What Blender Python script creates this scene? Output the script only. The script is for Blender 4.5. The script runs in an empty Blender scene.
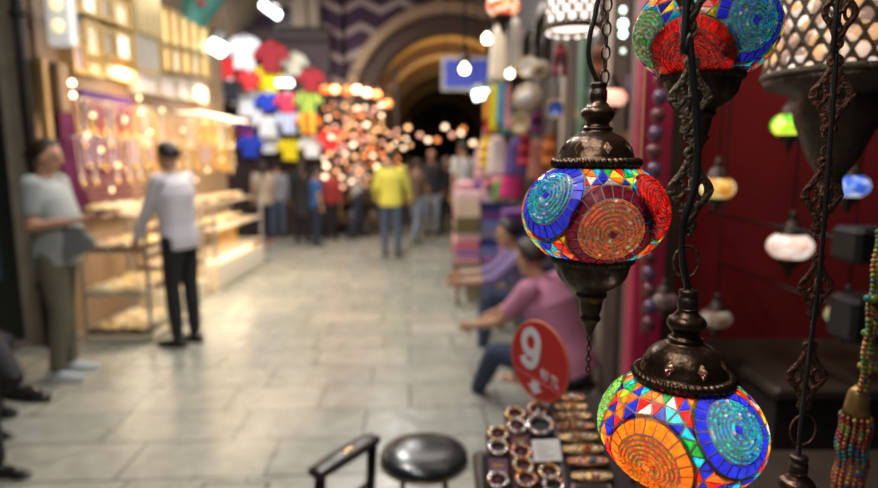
import bpy, math, random
from math import sin, cos, pi, radians as R_, sqrt
from mathutils import Vector as V, Matrix, noise
rnd = random.Random(7)
SC = bpy.context.scene
COL = SC.collection
# ---------------------------------------------------------------- camera maths (used to measure where things stand)
F = 585.0; PITCH = R_(8.17); H = 1.58
def ray(px, py):
    x = (px-439)/F; u = -(py-244)/F
    return V((x, cos(PITCH)+u*sin(PITCH), -sin(PITCH)+u*cos(PITCH)))
EYE = V((0, 0, H))
def at(px, py, Y):
    d = ray(px, py); return EYE + d*(Y/d.y)
def on_z(px, py, z=0.0):
    d = ray(px, py); return EYE + d*((z-H)/d.z)
def on_x(px, py, X):
    d = ray(px, py); return EYE + d*(X/d.x)
# ---------------------------------------------------------------- materials
_mc = {}
def nt(name):
    m = bpy.data.materials.new(name); m.use_nodes = True
    t = m.node_tree
    b = t.nodes.get('Principled BSDF'); return m, t, b
def M(name, col=(.5,.5,.5), rough=.6, metal=0.0, var=.12, scale=12.0, bump=.0, emit=None, es=0.0, trans=0.0, spec=.5, sheen=0):
    if name in _mc: return _mc[name]
    m, t, b = nt(name); N = t.nodes; L = t.links
    b.inputs['Roughness'].default_value = rough
    b.inputs['Metallic'].default_value = metal
    b.inputs['Specular IOR Level'].default_value = spec
    tc = N.new('ShaderNodeTexCoord'); nz = N.new('ShaderNodeTexNoise')
    nz.inputs['Scale'].default_value = scale; nz.inputs['Detail'].default_value = 4
    L.new(tc.outputs['Object'], nz.inputs['Vector'])
    mx = N.new('ShaderNodeMix'); mx.data_type = 'RGBA'
    mx.inputs[6].default_value = (*[c*(1-var*1.6) for c in col], 1)
    mx.inputs[7].default_value = (*[min(1, c*(1+var*1.6)) for c in col], 1)
    L.new(nz.outputs['Fac'], mx.inputs[0]); L.new(mx.outputs[2], b.inputs['Base Color'])
    if bump:
        bp = N.new('ShaderNodeBump'); bp.inputs['Strength'].default_value = bump
        bp.inputs['Distance'].default_value = .01
        L.new(nz.outputs['Fac'], bp.inputs['Height']); L.new(bp.outputs['Normal'], b.inputs['Normal'])
    if emit:
        b.inputs['Emission Color'].default_value = (*emit, 1); b.inputs['Emission Strength'].default_value = es
    if trans: b.inputs['Transmission Weight'].default_value = trans
    if sheen: b.inputs['Sheen Weight'].default_value = sheen
    _mc[name] = m; return m
def glow(name, col, s):
    if name in _mc: return _mc[name]
    m = M(name, col, .4, emit=col, es=s); 
    try: m.cycles.emission_sampling = 'NONE'
    except Exception: pass
    return m
def stripes(name, cols, scale, axis='Z', rough=.85):
    if name in _mc: return _mc[name]
    m, t, b = nt(name); N = t.nodes; L = t.links
    b.inputs['Roughness'].default_value = rough
    tc = N.new('ShaderNodeTexCoord'); sp = N.new('ShaderNodeSeparateXYZ'); L.new(tc.outputs['Object'], sp.inputs[0])
    a = N.new('ShaderNodeMath'); a.operation = 'MULTIPLY'; a.inputs[1].default_value = scale
    L.new(sp.outputs[axis], a.inputs[0])
    f = N.new('ShaderNodeMath'); f.operation = 'FRACT'; L.new(a.outputs[0], f.inputs[0])
    r = N.new('ShaderNodeValToRGB'); r.color_ramp.interpolation = 'CONSTANT'
    e = r.color_ramp.elements
    while len(e) < len(cols): e.new(.5)
    for i, c in enumerate(cols): e[i].position = i/len(cols); e[i].color = (*c, 1)
    L.new(f.outputs[0], r.inputs[0]); L.new(r.outputs[0], b.inputs['Base Color'])
    _mc[name] = m; return m
def zc(x): return 2.412+math.sqrt(15.9-(x+.3)**2)-.01
# ---------------------------------------------------------------- mesh builder
class MB:
    def __init__(s): s.v = []; s.f = []; s.m = []; s.s = []; s.c = []; s.mi = 0; s.col = None
    def add(s, vs, fs, smooth=False):
        o = len(s.v); s.v += [tuple(p) for p in vs]
        for f in fs:
            s.f.append(tuple(i+o for i in f)); s.m.append(s.mi); s.s.append(smooth); s.c.append(s.col)
        return s
    def mat(s, i): s.mi = i; return s
    def box(s, x0, x1, y0, y1, z0, z1, rot=None, about=None):
        vs = [V((x, y, z)) for x in (x0, x1) for y in (y0, y1) for z in (z0, z1)]
        if rot is not None:
            c = V(about) if about is not None else V(((x0+x1)/2, (y0+y1)/2, (z0+z1)/2))
            vs = [rot @ (p-c) + c for p in vs]
        return s.add(vs, [(0,1,3,2),(4,6,7,5),(0,4,5,1),(2,3,7,6),(0,2,6,4),(1,5,7,3)])
    def rbox(s, x0, x1, y0, y1, z0, z1, r=.01):
        # chamfered box: inset top/bottom and vertical corner cuts
        def ring(z, i):
            a, b, c, d = x0+i, x1-i, y0+i, y1-i; k = r
            return [(a+k,c,z),(b-k,c,z),(b,c+k,z),(b,d-k,z),(b-k,d,z),(a+k,d,z),(a,d-k,z),(a,c+k,z)]
        rs = [ring(z0, r*.8), ring(z0+r, 0), ring(z1-r, 0), ring(z1, r*.8)]
        vs = [p for q in rs for p in q]; fs = [tuple(range(7,-1,-1)), tuple(range(24,32))]
        for k in range(3):
            for i in range(8):
                j = (i+1) % 8; fs.append((k*8+i, k*8+j, k*8+8+j, k*8+8+i))
        return s.add(vs, fs)
    def tube(s, pts, r, n=8, closed=False, caps=True, flat=1.0, up=None):
        pts = [V(p) for p in pts]; m = len(pts)
        rr = r if isinstance(r, (list, tuple)) else [r]*m
        vs = []; prev = None
        for i, p in enumerate(pts):
            if closed: t = pts[(i+1) % m]-pts[i-1]
            else: t = pts[min(i+1, m-1)]-pts[max(i-1, 0)]
            t = t.normalized() if t.length > 1e-9 else V((0,0,1))
            if up is not None: a = V(up)
            else: a = prev if prev is not None else (V((0,0,1)) if abs(t.z) < .9 else V((1,0,0)))
            b = t.cross(a)
            b = b.normalized() if b.length > 1e-6 else t.orthogonal().normalized()
            a2 = b.cross(t).normalized(); prev = a2
            for k in range(n):
                w = 2*pi*k/n; vs.append(p + (b*cos(w) + a2*sin(w)*flat)*rr[i])
        fs = []
        for i in range(m if closed else m-1):
            j = (i+1) % m
            for k in range(n):
                l = (k+1) % n; fs.append((i*n+k, i*n+l, j*n+l, j*n+k))
        if not closed and caps: fs += [tuple(range(n-1,-1,-1)), tuple((m-1)*n+k for k in range(n))]
        return s.add(vs, fs, True)
    def cyl(s, p0, p1, r0, r1=None, n=12, smooth=True):
        return s.tube([p0, p1], [r0, r0 if r1 is None else r1], n)
    def lathe(s, prof, c=(0,0,0), n=24, mod=None, cap=True, hole=None, smooth=True):
        c = V(c); vs = []; m = len(prof)
        for (r, z) in prof:
            for k in range(n):
                w = 2*pi*k/n; q = r*(mod(w, z) if mod else 1)
                vs.append(c+V((q*cos(w), q*sin(w), z)))
        fs = []
        for i in range(m-1):
            for k in range(n):
                l = (k+1) % n
                if hole and hole(2*pi*(k+.5)/n, (prof[i][1]+prof[i+1][1])/2): continue
                fs.append((i*n+k, i*n+l, (i+1)*n+l, (i+1)*n+k))
        if cap:
            if prof[0][0] > 1e-4: fs.append(tuple(range(n-1,-1,-1)))
            if prof[-1][0] > 1e-4: fs.append(tuple((m-1)*n+k for k in range(n)))
        return s.add(vs, fs, smooth)
    def ell(s, c, rx, ry=None, rz=None, nu=12, nv=8, rot=None):
        ry = rx if ry is None else ry; rz = rx if rz is None else rz; c = V(c)
        vs = [V((0,0,rz))]
        for i in range(1, nv):
            a = pi*i/nv
            for k in range(nu):
                w = 2*pi*k/nu; vs.append(V((rx*sin(a)*cos(w), ry*sin(a)*sin(w), rz*cos(a))))
        vs.append(V((0,0,-rz)))
        if rot is not None: vs = [rot @ p for p in vs]
        vs = [p+c for p in vs]; fs = []
        for k in range(nu):
            l = (k+1) % nu
            fs.append((0, 1+k, 1+l)); b = 1+(nv-2)*nu; fs.append((b+k, len(vs)-1, b+l))
            for i in range(nv-2): a = 1+i*nu; fs.append((a+k, a+nu+k, a+nu+l, a+l))
        return s.add(vs, fs, True)
    def torus(s, c, R, r, n=24, k=8, rot=None, sx=1.0, sy=1.0):
        c = V(c); pts = [V((R*sx*cos(2*pi*i/n), R*sy*sin(2*pi*i/n), 0)) for i in range(n)]
        if rot is not None: pts = [rot @ p for p in pts]
        return s.tube([p+c for p in pts], r, k, closed=True)
    def prism(s, poly, d0, d1, plane='XZ', bevel=0.0):
        # poly: outline in the plane, extruded along the third axis
        def mk(a, b, d): return {'XZ': (a, d, b), 'YZ': (d, a, b), 'XY': (a, b, d)}[plane]
        n = len(poly)
        if bevel:
            cx = sum(p[0] for p in poly)/n; cy = sum(p[1] for p in poly)/n
            ins = [(cx+(a-cx)*(1-bevel), cy+(b-cy)*(1-bevel)) for a, b in poly]; e = (d1-d0)*.25
            rs = [(ins, d0), (poly, d0+e), (poly, d1-e), (ins, d1)]
        else: rs = [(poly, d0), (poly, d1)]
        vs = [mk(a, b, d) for pl, d in rs for a, b in pl]; fs = [tuple(range(n)), tuple(range(len(vs)-1, len(vs)-1-n, -1))]
        for k in range(len(rs)-1):
            for i in range(n):
                j = (i+1) % n; fs.append((k*n+j, k*n+i, k*n+n+i, k*n+n+j))
        return s.add(vs, fs)
    def build(s, name, mats, parent=None, loc=None, rz=None):
        me = bpy.data.meshes.new(name); me.from_pydata(s.v, [], s.f)
        mats = mats if isinstance(mats, (list, tuple)) else [mats]
        for m in mats: me.materials.append(m)
        me.polygons.foreach_set('material_index', s.m); me.polygons.foreach_set('use_smooth', s.s)
        if any(c is not None for c in s.c):
            ca = me.color_attributes.new('Col', 'FLOAT_COLOR', 'CORNER'); data = []
            for f, c in zip(s.f, s.c):
                data += list((*(c or (.5,.5,.5)), 1))*len(f)
            ca.data.foreach_set('color', data)
        me.update()
        o = bpy.data.objects.new(name, me); COL.objects.link(o)
        if parent is not None: o.parent = parent
        if loc is not None: o.location = loc
        if rz is not None: o.rotation_euler = (0, 0, rz)
        return o
def tag(o, label, cat, group=None, kind=None):
    if len(label.split()) > 16: print('LONG', label)
    o['label'] = label; o['category'] = cat
    if group: o['group'] = group
    if kind: o['kind'] = kind
    return o
def thing(name, label, cat, loc=(0,0,0), rz=0, group=None):
    o = bpy.data.objects.new(name, None); COL.objects.link(o); o.empty_display_size = .1
    o.location = loc; o.rotation_euler = (0, 0, rz)
    return tag(o, label, cat, group)
def struct(o): o['kind'] = 'structure'; return o
def kids(o): return [c for c in list(COL.objects) if c.parent == o]
_kid = {}
def dup(root, loc=None, rz=None, label=None, group=None, cat=None, scale=None):
    if root.name not in _kid:
        ch = kids(root); _kid[root.name] = [(c, kids(c)) for c in ch]
    r = root.copy(); COL.objects.link(r)
    if loc is not None: r.location = loc
    if rz is not None: r.rotation_euler = (0, 0, rz)
    if scale is not None: r.scale = scale if isinstance(scale, (tuple, list)) else (scale,)*3
    if label: r['label'] = label
    if group: r['group'] = group
    if cat: r['category'] = cat
    for c, gs in _kid[root.name]:
        d = c.copy(); COL.objects.link(d); d.parent = r
        for g in gs: e = g.copy(); COL.objects.link(e); e.parent = d
    return r
REM = []
def remesh(mb, name, mats, parent, voxel, it=4):
    o = mb.build(name, mats, parent)
    m = o.modifiers.new('r', 'REMESH'); m.mode = 'VOXEL'; m.voxel_size = voxel; m.use_smooth_shade = True
    s = o.modifiers.new('s', 'SMOOTH'); s.factor = .5; s.iterations = it
    REM.append(o); return o
def bake_remesh():
    dg = bpy.context.evaluated_depsgraph_get(); dg.update(); done = []
    for o in REM:
        me = bpy.data.meshes.new_from_object(o.evaluated_get(dg)); done.append((o, me))
    for o, me in done:
        mats = list(o.data.materials); old = o.data; o.modifiers.clear(); o.data = me
        if not len(me.materials):
            for mm in mats: me.materials.append(mm)
        me.polygons.foreach_set('use_smooth', [True]*len(me.polygons)); bpy.data.meshes.remove(old)
def lamp(name, kind, loc, energy, col, size=.1, rot=None, size_y=None, spot=None):
    l = bpy.data.lights.new(name, kind); l.energy = energy; l.color = col
    if kind == 'AREA':
        l.size = size
        if size_y: l.shape = 'RECTANGLE'; l.size_y = size_y
    elif kind in ('POINT', 'SPOT'): l.shadow_soft_size = size
    if kind == 'SPOT': l.spot_size = spot or 1.2; l.spot_blend = .6
    o = bpy.data.objects.new(name, l); COL.objects.link(o); o.location = loc
    if rot: o.rotation_euler = rot
    return o
# ================================================================ mosaic lanterns
def glass_mat():
    m, t, b = nt('mosaic_glass'); N = t.nodes; L = t.links
    at_ = N.new('ShaderNodeAttribute'); at_.attribute_name = 'Col'
    tc = N.new('ShaderNodeTexCoord'); nz = N.new('ShaderNodeTexNoise'); nz.inputs['Scale'].default_value = 260; nz.inputs['Detail'].default_value = 3
    L.new(tc.outputs['Object'], nz.inputs['Vector'])
    rp = N.new('ShaderNodeMapRange'); rp.inputs[1].default_value = .3; rp.inputs[2].default_value = .7; rp.inputs[3].default_value = .55; rp.inputs[4].default_value = 1.35
    L.new(nz.outputs['Fac'], rp.inputs[0])
    mul = N.new('ShaderNodeVectorMath'); mul.operation = 'SCALE'; L.new(at_.outputs['Color'], mul.inputs[0]); L.new(rp.outputs[0], mul.inputs['Scale'])
    L.new(mul.outputs[0], b.inputs['Base Color']); b.inputs['Roughness'].default_value = .16
    b.inputs['Coat Weight'].default_value = .4
    bp = N.new('ShaderNodeBump'); bp.inputs['Strength'].default_value = .35; bp.inputs['Distance'].default_value = .0015
    L.new(nz.outputs['Fac'], bp.inputs['Height']); L.new(bp.outputs[0], b.inputs['Normal'])
    tr = N.new('ShaderNodeBsdfTranslucent'); L.new(mul.outputs[0], tr.inputs[0])
    mx = N.new('ShaderNodeMixShader'); mx.inputs[0].default_value = .62
    L.new(b.outputs[0], mx.inputs[1]); L.new(tr.outputs[0], mx.inputs[2])
    L.new(mx.outputs[0], t.nodes['Material Output'].inputs[0]); return m
def grout_mat():
    m, t, b = nt('grout'); N = t.nodes; L = t.links
    b.inputs['Base Color'].default_value = (.26,.22,.20,1); b.inputs['Roughness'].default_value = .8
    tr = N.new('ShaderNodeBsdfTranslucent'); tr.inputs[0].default_value = (.5,.4,.36,1)
    mx = N.new('ShaderNodeMixShader'); mx.inputs[0].default_value = .07
    L.new(b.outputs[0], mx.inputs[1]); L.new(tr.outputs[0], mx.inputs[2])
    L.new(mx.outputs[0], t.nodes['Material Output'].inputs[0]); return m
GLASS = glass_mat(); GROUT = grout_mat()
BRONZE = M('aged_bronze', (.085,.052,.034), .32, .85, var=.3, scale=60, bump=.25)
BRONZE_D = M('dark_bronze', (.07,.05,.04), .42, .8, var=.35, scale=70, bump=.3)
BLACKC = M('black_cable', (.012,.012,.014), .35)
OR=(1,.19,.02); RE=(.85,.02,.015); YG=(.5,.85,.05); GR=(.02,.42,.06); BL=(.02,.03,.62); TQ=(.02,.55,.75); WH=(.95,.85,.75); YE=(1,.62,.03); DB=(.02,.02,.35)
DR=(.12,.006,.02); CO=(.60,.15,.05); TE=(.04,.42,.66); OB=(.95,.20,.012); GB=(.35,.75,.15)
TRI = [OR, RE, YG, GR, BL, TQ, WH, YE, DB, OR, RE, BL, OR, TQ]
def jit(c, a=.15): return tuple(max(0, min(1, x*(1+rnd.uniform(-a, a)))) for x in c)
def mosaic(a, b, meds, tri, nlon=28, step=11.5, lat0=-49, lat1=55, bead=.048):
    mb = MB()
    def pt(lon, lat): return V((a*cos(lat)*cos(lon), a*cos(lat)*sin(lon), b*sin(lat)))
    def nrm(p): return V((p.x/a/a, p.y/a/a, p.z/b/b)).normalized()
    def proj(P, N):
        A = (N.x**2+N.y**2)/a/a + N.z**2/b/b; B = 2*((P.x*N.x+P.y*N.y)/a/a + P.z*N.z/b/b); Cc = (P.x**2+P.y**2)/a/a + P.z**2/b/b - 1
        D = B*B-4*A*Cc
        if D < 0: return P*(1/sqrt((P.x**2+P.y**2)/a/a + P.z**2/b/b))
        return P + N*((-B+sqrt(D))/2/A)
    def bead_cell(ps, h, col):
        # ps: inner0, outer0, outer1, inner1 -> thin gaps along the ring, wide gaps between rings
        c = sum(ps, V())/4; m0 = (ps[0]+ps[3])/2; m1 = (ps[1]+ps[2])/2
        rd = (m1-m0).normalized(); tg = ((ps[2]+ps[3])/2-(ps[0]+ps[1])/2).normalized()
        def sh(p, gr, gt): d = p-c; return p-rd*d.dot(rd)*gr-tg*d.dot(tg)*gt
        i1 = [sh(p,.36,.10) for p in ps]; i2 = [sh(p,.62,.30)+nrm(p)*h for p in ps]
        vs = ps+i1+i2; mb.col = (.3,.3,.3); mb.mi = 1; mb.add(vs, [(i,(i+1)%4,4+(i+1)%4,4+i) for i in range(4)])
        o = len(mb.v)-12; mb.mi = 0
        for f in [(4+i,4+(i+1)%4,8+(i+1)%4,8+i) for i in range(4)]+[(8,9,10,11)]:
            mb.f.append(tuple(o+q for q in f)); mb.m.append(0); mb.s.append(False); mb.c.append(col)
    def cell(ps, gap, h, col, sub=True):
        c = sum(ps, V())/len(ps); n = len(ps)
        i1 = [c+(p-c)*(1-gap) for p in ps]; i2 = [c+(p-c)*(1-gap*1.35)+nrm(p)*h for p in ps]
        vs = ps+i1+i2; mb.col = (.4,.4,.4); mb.mi = 1
        mb.add(vs, [(i, (i+1) % n, n+(i+1) % n, n+i) for i in range(n)])
        o = len(mb.v)-len(vs); mb.mi = 0; mb.col = jit(col)
        for f in [(n+i, n+(i+1) % n, 2*n+(i+1) % n, 2*n+i) for i in range(n)]+[tuple(2*n+i for i in range(n))]:
            mb.f.append(tuple(o+q for q in f)); mb.m.append(0); mb.s.append(False); mb.c.append(mb.col)
    MD = []
    for (C, rb, rr, cb, cr, cc) in meds:
        N = nrm(C); T1 = V((0,0,1)).cross(N).normalized(); T2 = N.cross(T1); MD.append((C, N, T1, T2, rb*a, rr*a))
        def q(r, w): return proj(C + (T1*cos(w)+T2*sin(w))*r, N)
        prevs = MD[:-1]
        def taken(p):
            for (C2, N2, _a, _b, rb2, rr2) in prevs:
                d = p-C2; h = d.dot(N2)
                if p.dot(C2) > 0 and (d-N2*h).length < rr2*.98: return True
            return False
        def cell_(ps, *k):
            if not taken(sum(ps, V())/len(ps)): cell(ps, *k)
        c0 = .075*a; cell([q(c0, pi/4*0+pi/2*k+.3) for k in range(4)], .2, .0012, cc)
        # a square to circle collar so the shell stays closed
        r0 = c0*1.0; nr = max(2, round((rb*a-r0)/(bead*a))); dr = (rb*a-r0)/nr
        for i in range(nr):
            ra = r0+i*dr; rc = ra+dr; n = max(8, round(2*pi*(ra+rc)/2/(.050*a))); of = rnd.random()
            for k in range(n):
                w0 = 2*pi*(k+of)/n; w1 = 2*pi*(k+1+of)/n
                ps_ = [q(ra if i else c0*.72, w0), q(rc, w0), q(rc, w1), q(ra if i else c0*.72, w1)]
                if not taken(sum(ps_, V())/4):
                    g_ = rnd.random(); cj = jit(cb, .3) if g_ < .93 or cb[0] > .8 else tuple(min(1, x*.5+.4) for x in cb)
                    bead_cell(ps_, .0018, tuple(x*rnd.uniform(.55,1.15) for x in cj))
        if rr > rb:
            n = round(2*pi*(rb+rr)/2/.125)
            for k in range(n):
                w0 = 2*pi*k/n; w1 = 2*pi*(k+1)/n; wm = (w0+w1)/2; x0 = rb*a; x1 = rr*a
                cell_([q(x0, w0), q(x1, w0), q(x1*1.0, wm), q(x1, w1), q(x0, w1), q(x0, wm)], .13, .0014, cr)
        n = 48; ri = rr*a; mb.mi = 1; mb.col = (.4,.4,.4)
        for k in range(n):
            w = 2*pi*k/n; w2 = 2*pi*(k+1)/n; vs = [q(ri*.985, w), q(ri*1.06, w)*.992, q(ri*1.06, w2)*.992, q(ri*.985, w2)]
            if not taken(sum(vs, V())/4): mb.add(vs, [(0,1,2,3)])
    rows = []; la = lat0; r = 0
    while la <= lat1+.1:
        row = []
        edge = (r == 0 or la+step > lat1+.1)
        for k in range(nlon):
            lo = 360*(k+(r % 2)*.5)/nlon + (0 if edge else rnd.uniform(-2.2, 2.2)); l2 = la+(0 if edge else rnd.uniform(-1.8, 1.8))
            p = pt(R_(lo), R_(l2)); ins = None
            for j, (C, N, T1, T2, rb, rr) in enumerate(MD):
                d = p-C; h = d.dot(N)
                if p.normalized().dot(C.normalized()) < .2: continue
                t = d-N*h; dist = t.length
                if dist < rr:
                    ins = j; p = proj(C+t.normalized()*rr*1.01, N)
                    break
            row.append((p, ins))
        rows.append(row); la += step; r += 1
    for i in range(len(rows)-1):
        A, B = rows[i], rows[i+1]; o = i % 2
        for k in range(nlon):
            k1 = (k+1) % nlon
            if o == 0: ts = [(A[k], A[k1], B[k]), (B[k], A[k1], B[k1])]
            else: ts = [(A[k], B[k1], B[k]), (A[k], A[k1], B[k1])]
            for tr in ts:
                s = {x[1] for x in tr}
                if None not in s and len(s) == 1: continue
                ps = [x[0] for x in tr]
                if (ps[1]-ps[0]).cross(ps[2]-ps[0]).length < 2e-7: continue
                if (ps[1]-ps[0]).cross(ps[2]-ps[0]).dot(ps[0]) < 0: ps = ps[::-1]
                cell(ps, .17, .0013, rnd.choice(tri))
    return mb, pt
def resample(prof, st):
    out = [prof[0]]
    for (r0, z0), (r1, z1) in zip(prof, prof[1:]):
        n = max(1, int(sqrt((r1-r0)**2+(z1-z0)**2)/st))
        for i in range(1, n+1): out.append((r0+(r1-r0)*i/n, z0+(z1-z0)*i/n))
    return out
def rope(mb, z, Rr, r, N=64, seg=256, k=10):
    vs = []
    for i in range(seg):
        ph = 2*pi*i/seg
        for j in range(k):
            th = 2*pi*j/k; q = r*(1+.28*sin(N*ph+1.6*th)); vs.append(((Rr+q*cos(th))*cos(ph), (Rr+q*cos(th))*sin(ph), z+q*sin(th)))
    fs = [(i*k+j, ((i+1) % seg)*k+j, ((i+1) % seg)*k+(j+1) % k, i*k+(j+1) % k) for i in range(seg) for j in range(k)]
    mb.add(vs, fs, True)
def lantern(name, label, pos, a, meds_px, back, tri=TRI, power=1.0, cap=True, holder=True, group=None, bratio=.76, seed=1, ztop=None):
    rnd.seed(seed)
    t = thing(name, label, 'lantern', pos, 0, group); b = a*bratio
    meds = []
    for (px, py, rb, rr, cb, cr, cc) in meds_px:
        d = ray(px, py); o = EYE-V(pos)
        S = V((1/a, 1/a, 1/b)); d2 = V((d.x*S.x, d.y*S.y, d.z*S.z)); o2 = V((o.x*S.x, o.y*S.y, o.z*S.z))
        A = d2.dot(d2); B = 2*d2.dot(o2); Cc = o2.dot(o2)-1; D = max(0, B*B-4*A*Cc); s = (-B-sqrt(D))/2/A
        meds.append((o+d*s, rb, rr, cb, cr, cc))
    for (lon, lat, rb, rr, cb, cr, cc) in back:
        lo, la = R_(lon), R_(lat); meds.append((V((a*cos(la)*cos(lo), a*cos(la)*sin(lo), b*sin(la))), rb, rr, cb, cr, cc))
    mb, pt = mosaic(a, b, meds, tri)
    mb.build('mosaic_globe', [GLASS, GROUT], t)
    if cap:
        P = [(.585,.56),(.59,.62),(.56,.645),(.585,.66),(.60,.70),(.585,.735),(.55,.75),(.535,.79),(.50,.86),(.47,.93),(.42,1.0),(.35,1.06),(.27,1.10),(.22,1.125),(.21,1.15),(.225,1.17),(.18,1.20),(.165,1.24),(.20,1.28),(.24,1.34),(.245,1.38),(.22,1.43),(.16,1.47),(.145,1.50),(.12,1.52),(.12,1.55)]
        Z = [(r*a*.955, z*a) for r, z in P]; Z = resample(Z, .0018)
        def mod(w, z):
            k = (z/a-.78)/.3
            return 1+.02*max(0, sin(pi*max(0, min(1, k))))*abs(cos(4*w))*1.6
        def hole(w, z):
            dz = abs(z/a-.90)/.085; dw = ((w+.35) % (pi/4)-pi/8)/.13
            return dz+abs(dw) < 1 and True
        c = MB().lathe(Z, n=256, mod=mod, hole=hole, cap=False)
        cp = c.build('lantern_cap', BRONZE, t)
        rp = MB(); rope(rp, .70*a, .555*a, .060*a, 46); rp.build('rope_trim', BRONZE, cp)
        dm = MB()
        for q in range(8):
            w = -.35+pi/8+q*pi/4; er = V((cos(w), sin(w), 0)); et = V((-sin(w), cos(w), 0)); base = er*(.475*a)+V((0,0,.90*a)); nn = (er+V((0,0,.55))).normalized(); up = et.cross(nn)*-1
            dm.tube([base+et*.066*a+nn*.004*a, base+up*.10*a+nn*.004*a, base-et*.066*a+nn*.004*a, base-up*.10*a+nn*.004*a], .006*a, 6, closed=True)
        dm.build('diamond_rim', BRONZE, cp)
        so = MB().lathe([(.10*a,1.54*a),(.12*a,1.56*a),(.12*a,1.68*a),(.105*a,1.69*a),(.105*a,1.73*a),(.115*a,1.74*a),(.115*a,1.78*a),(.06*a,1.80*a)], n=32)
        so.build('lamp_socket', BLACKC if name == 'x' else BRONZE_D, t)
    if holder:
        P = [(.55,-.53),(.575,-.575),(.56,-.60),(.575,-.63),(.56,-.665),(.53,-.70),(.53,-.73),(.50,-.80),(.46,-.90),(.40,-.99),(.31,-1.06),(.235,-1.10),(.21,-1.13),(.225,-1.16),(.22,-1.20),(.18,-1.23),(.165,-1.30),(.15,-1.40),(.125,-1.48),(.15,-1.51),(.145,-1.55),(.10,-1.60),(.07,-1.68),(.05,-1.74),(.03,-1.78)]
        Z = resample([(r*a, z*a) for r, z in P], .003)
        def mod2(w, z):
            k = (-z/a-.74)/.32
            return 1+.05*max(0, sin(pi*max(0, min(1, k))))*abs(cos(6*w))
        h = MB().lathe(Z, n=144, mod=mod2, cap=False).build('lower_holder', BRONZE_D, t)
        rp = MB(); rope(rp, -.64*a, .53*a, .056*a, 46); rp.build('rope_trim', BRONZE_D, h)
        z = -1.78*a
        for i in range(7):
            rot = Matrix.Rotation(pi/2, 3, 'X') @ Matrix.Rotation(pi/2, 3, 'Z')
            if i % 2: rot = Matrix.Rotation(pi/2, 3, 'Z') @ rot
            MB().torus((0, 0, z-.045*a), .05*a, .011*a, 16, 6, rot=rot, sx=1, sy=.6).build('chain_link', BRONZE_D, t); z -= .078*a
    l = lamp('lantern_bulb', 'POINT', (0, 0, 0), power, (1,.88,.74), .012); l.parent = t
    bb = MB().ell((0,0,0), .1*a, .1*a, .14*a, 12, 8).build('bulb', M('bulb_glass', (1,1,1), .05, trans=1.0, var=0), t)
    bb.hide_render = False; bpy.data.objects.remove(bb)
    return t
def filigree_link(w, h, wire):
    """flat pierced chain link, in the XZ plane, centred"""
    mb = MB()
    def loop(pts, r=wire): mb.tube([(x, 0, z) for x, z in pts], r*1.25, 8, closed=True, up=(0,1,0), flat=.42)
    o = []
    n = 48
    for i in range(n):
        a = 2*pi*i/n; q = abs(cos(a))**1.2*.5*w + .11*w; rr = (abs(sin(a))**1.6*.38*h + .12*h)
        s = abs(cos(a)); x = cos(a)*(.5*w) ; z = sin(a)*(.42*h)*(1-.38*abs(sin(2*a)))
        x *= (1-.30*abs(sin(2*a))); o.append((x, z))
    loop(o, wire*1.5)
    for sx in (-1, 1):
        loop([(sx*.27*w+.13*w*cos(2*pi*i/16), .11*h*sin(2*pi*i/16)) for i in range(16)], wire)
        loop([(.07*w*cos(2*pi*i/12), sx*.24*h+.08*h*sin(2*pi*i/12)) for i in range(12)], wire)
        loop([(.14*w*cos(2*pi*i/16), sx*.45*h+.055*h*sin(2*pi*i/16)) for i in range(16)], wire*1.3)
    mb.tube([(0,0,-.17*h),(0,0,.17*h)], wire, 6)
    mb.tube([(-.14*w,0,0),(.14*w,0,0)], wire, 6)
    mb.ell((0,0,0), .05*w, wire*1.8, .03*h, 10, 6)
    return mb
def place_ring(parent, p, r, wire, edge=False, mat=None):
    rot = Matrix.Rotation(pi/2, 3, 'X')
    if edge: rot = Matrix.Rotation(pi/2, 3, 'Z') @ rot
    o = MB().torus((0,0,0), r, wire, 20, 8, rot=rot, sx=.8).build('chain_ring', mat or BRONZE_D, parent); o.location = p; return o
def smooth_path(pts, n=8):
    pts = [V(p) for p in pts]; out = []
    for i in range(len(pts)-1):
        p0, p1, p2, p3 = pts[max(i-1,0)], pts[i], pts[i+1], pts[min(i+2, len(pts)-1)]
        for k in range(n):
            t = k/n; out.append(.5*((2*p1)+(p2-p0)*t+(2*p0-5*p1+4*p2-p3)*t*t+(3*p1-p0-3*p2+p3)*t**3))
    out.append(pts[-1]); return out
# --- lantern over the left half of the stall
YA = .66; YB = .575; YC = .72; YD = .62
def halfw(px, Y): return px*Y/F*1.0
posA = at(594, 213, YA); aA = halfw(71, YA)
LA = lantern('mosaic_lantern', 'hanging mosaic lantern with teal, copper and red discs, left of the three big globes', posA, aA,
  [(546,195,.37,.515,TE,BL,BL),(613,235,.42,.54,CO,DR,DR),(662,204,.42,.43,RE,RE,RE)],
  [(70,5,.36,.50,OB,OR,RE),(145,-8,.36,.5,GB,GR,BL)], power=.36, seed=3)
posB = at(680, 427, YB); aB = halfw(83, YB)
LB = lantern('mosaic_lantern', 'largest mosaic lantern at bottom right with orange, teal and green discs', posB, aB,
  [(739,430,.36,.49,TE,BL,BL),(646,468,.36,.50,OB,OB,OR),(598,398,.42,.43,GB,GB,GR)],
  [(60,8,.36,.50,CO,DR,DR),(130,-6,.36,.5,RE,RE,BL)], power=.66, seed=5)
posC = at(705, 31, YC); aC = halfw(66, YC)
LC = lantern('mosaic_lantern', 'mosaic lantern cut by the top edge, with a large red disc in front', posC, aC,
  [(691,60,.41,.55,RE,RE,(.3,.01,.01)),(757,20,.38,.51,TE,BL,BL),(645,42,.40,.41,(.35,.6,.3),GR,GR)],
  [(85,6,.40,.56,OB,OR,RE)], power=.16, seed=8)
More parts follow.
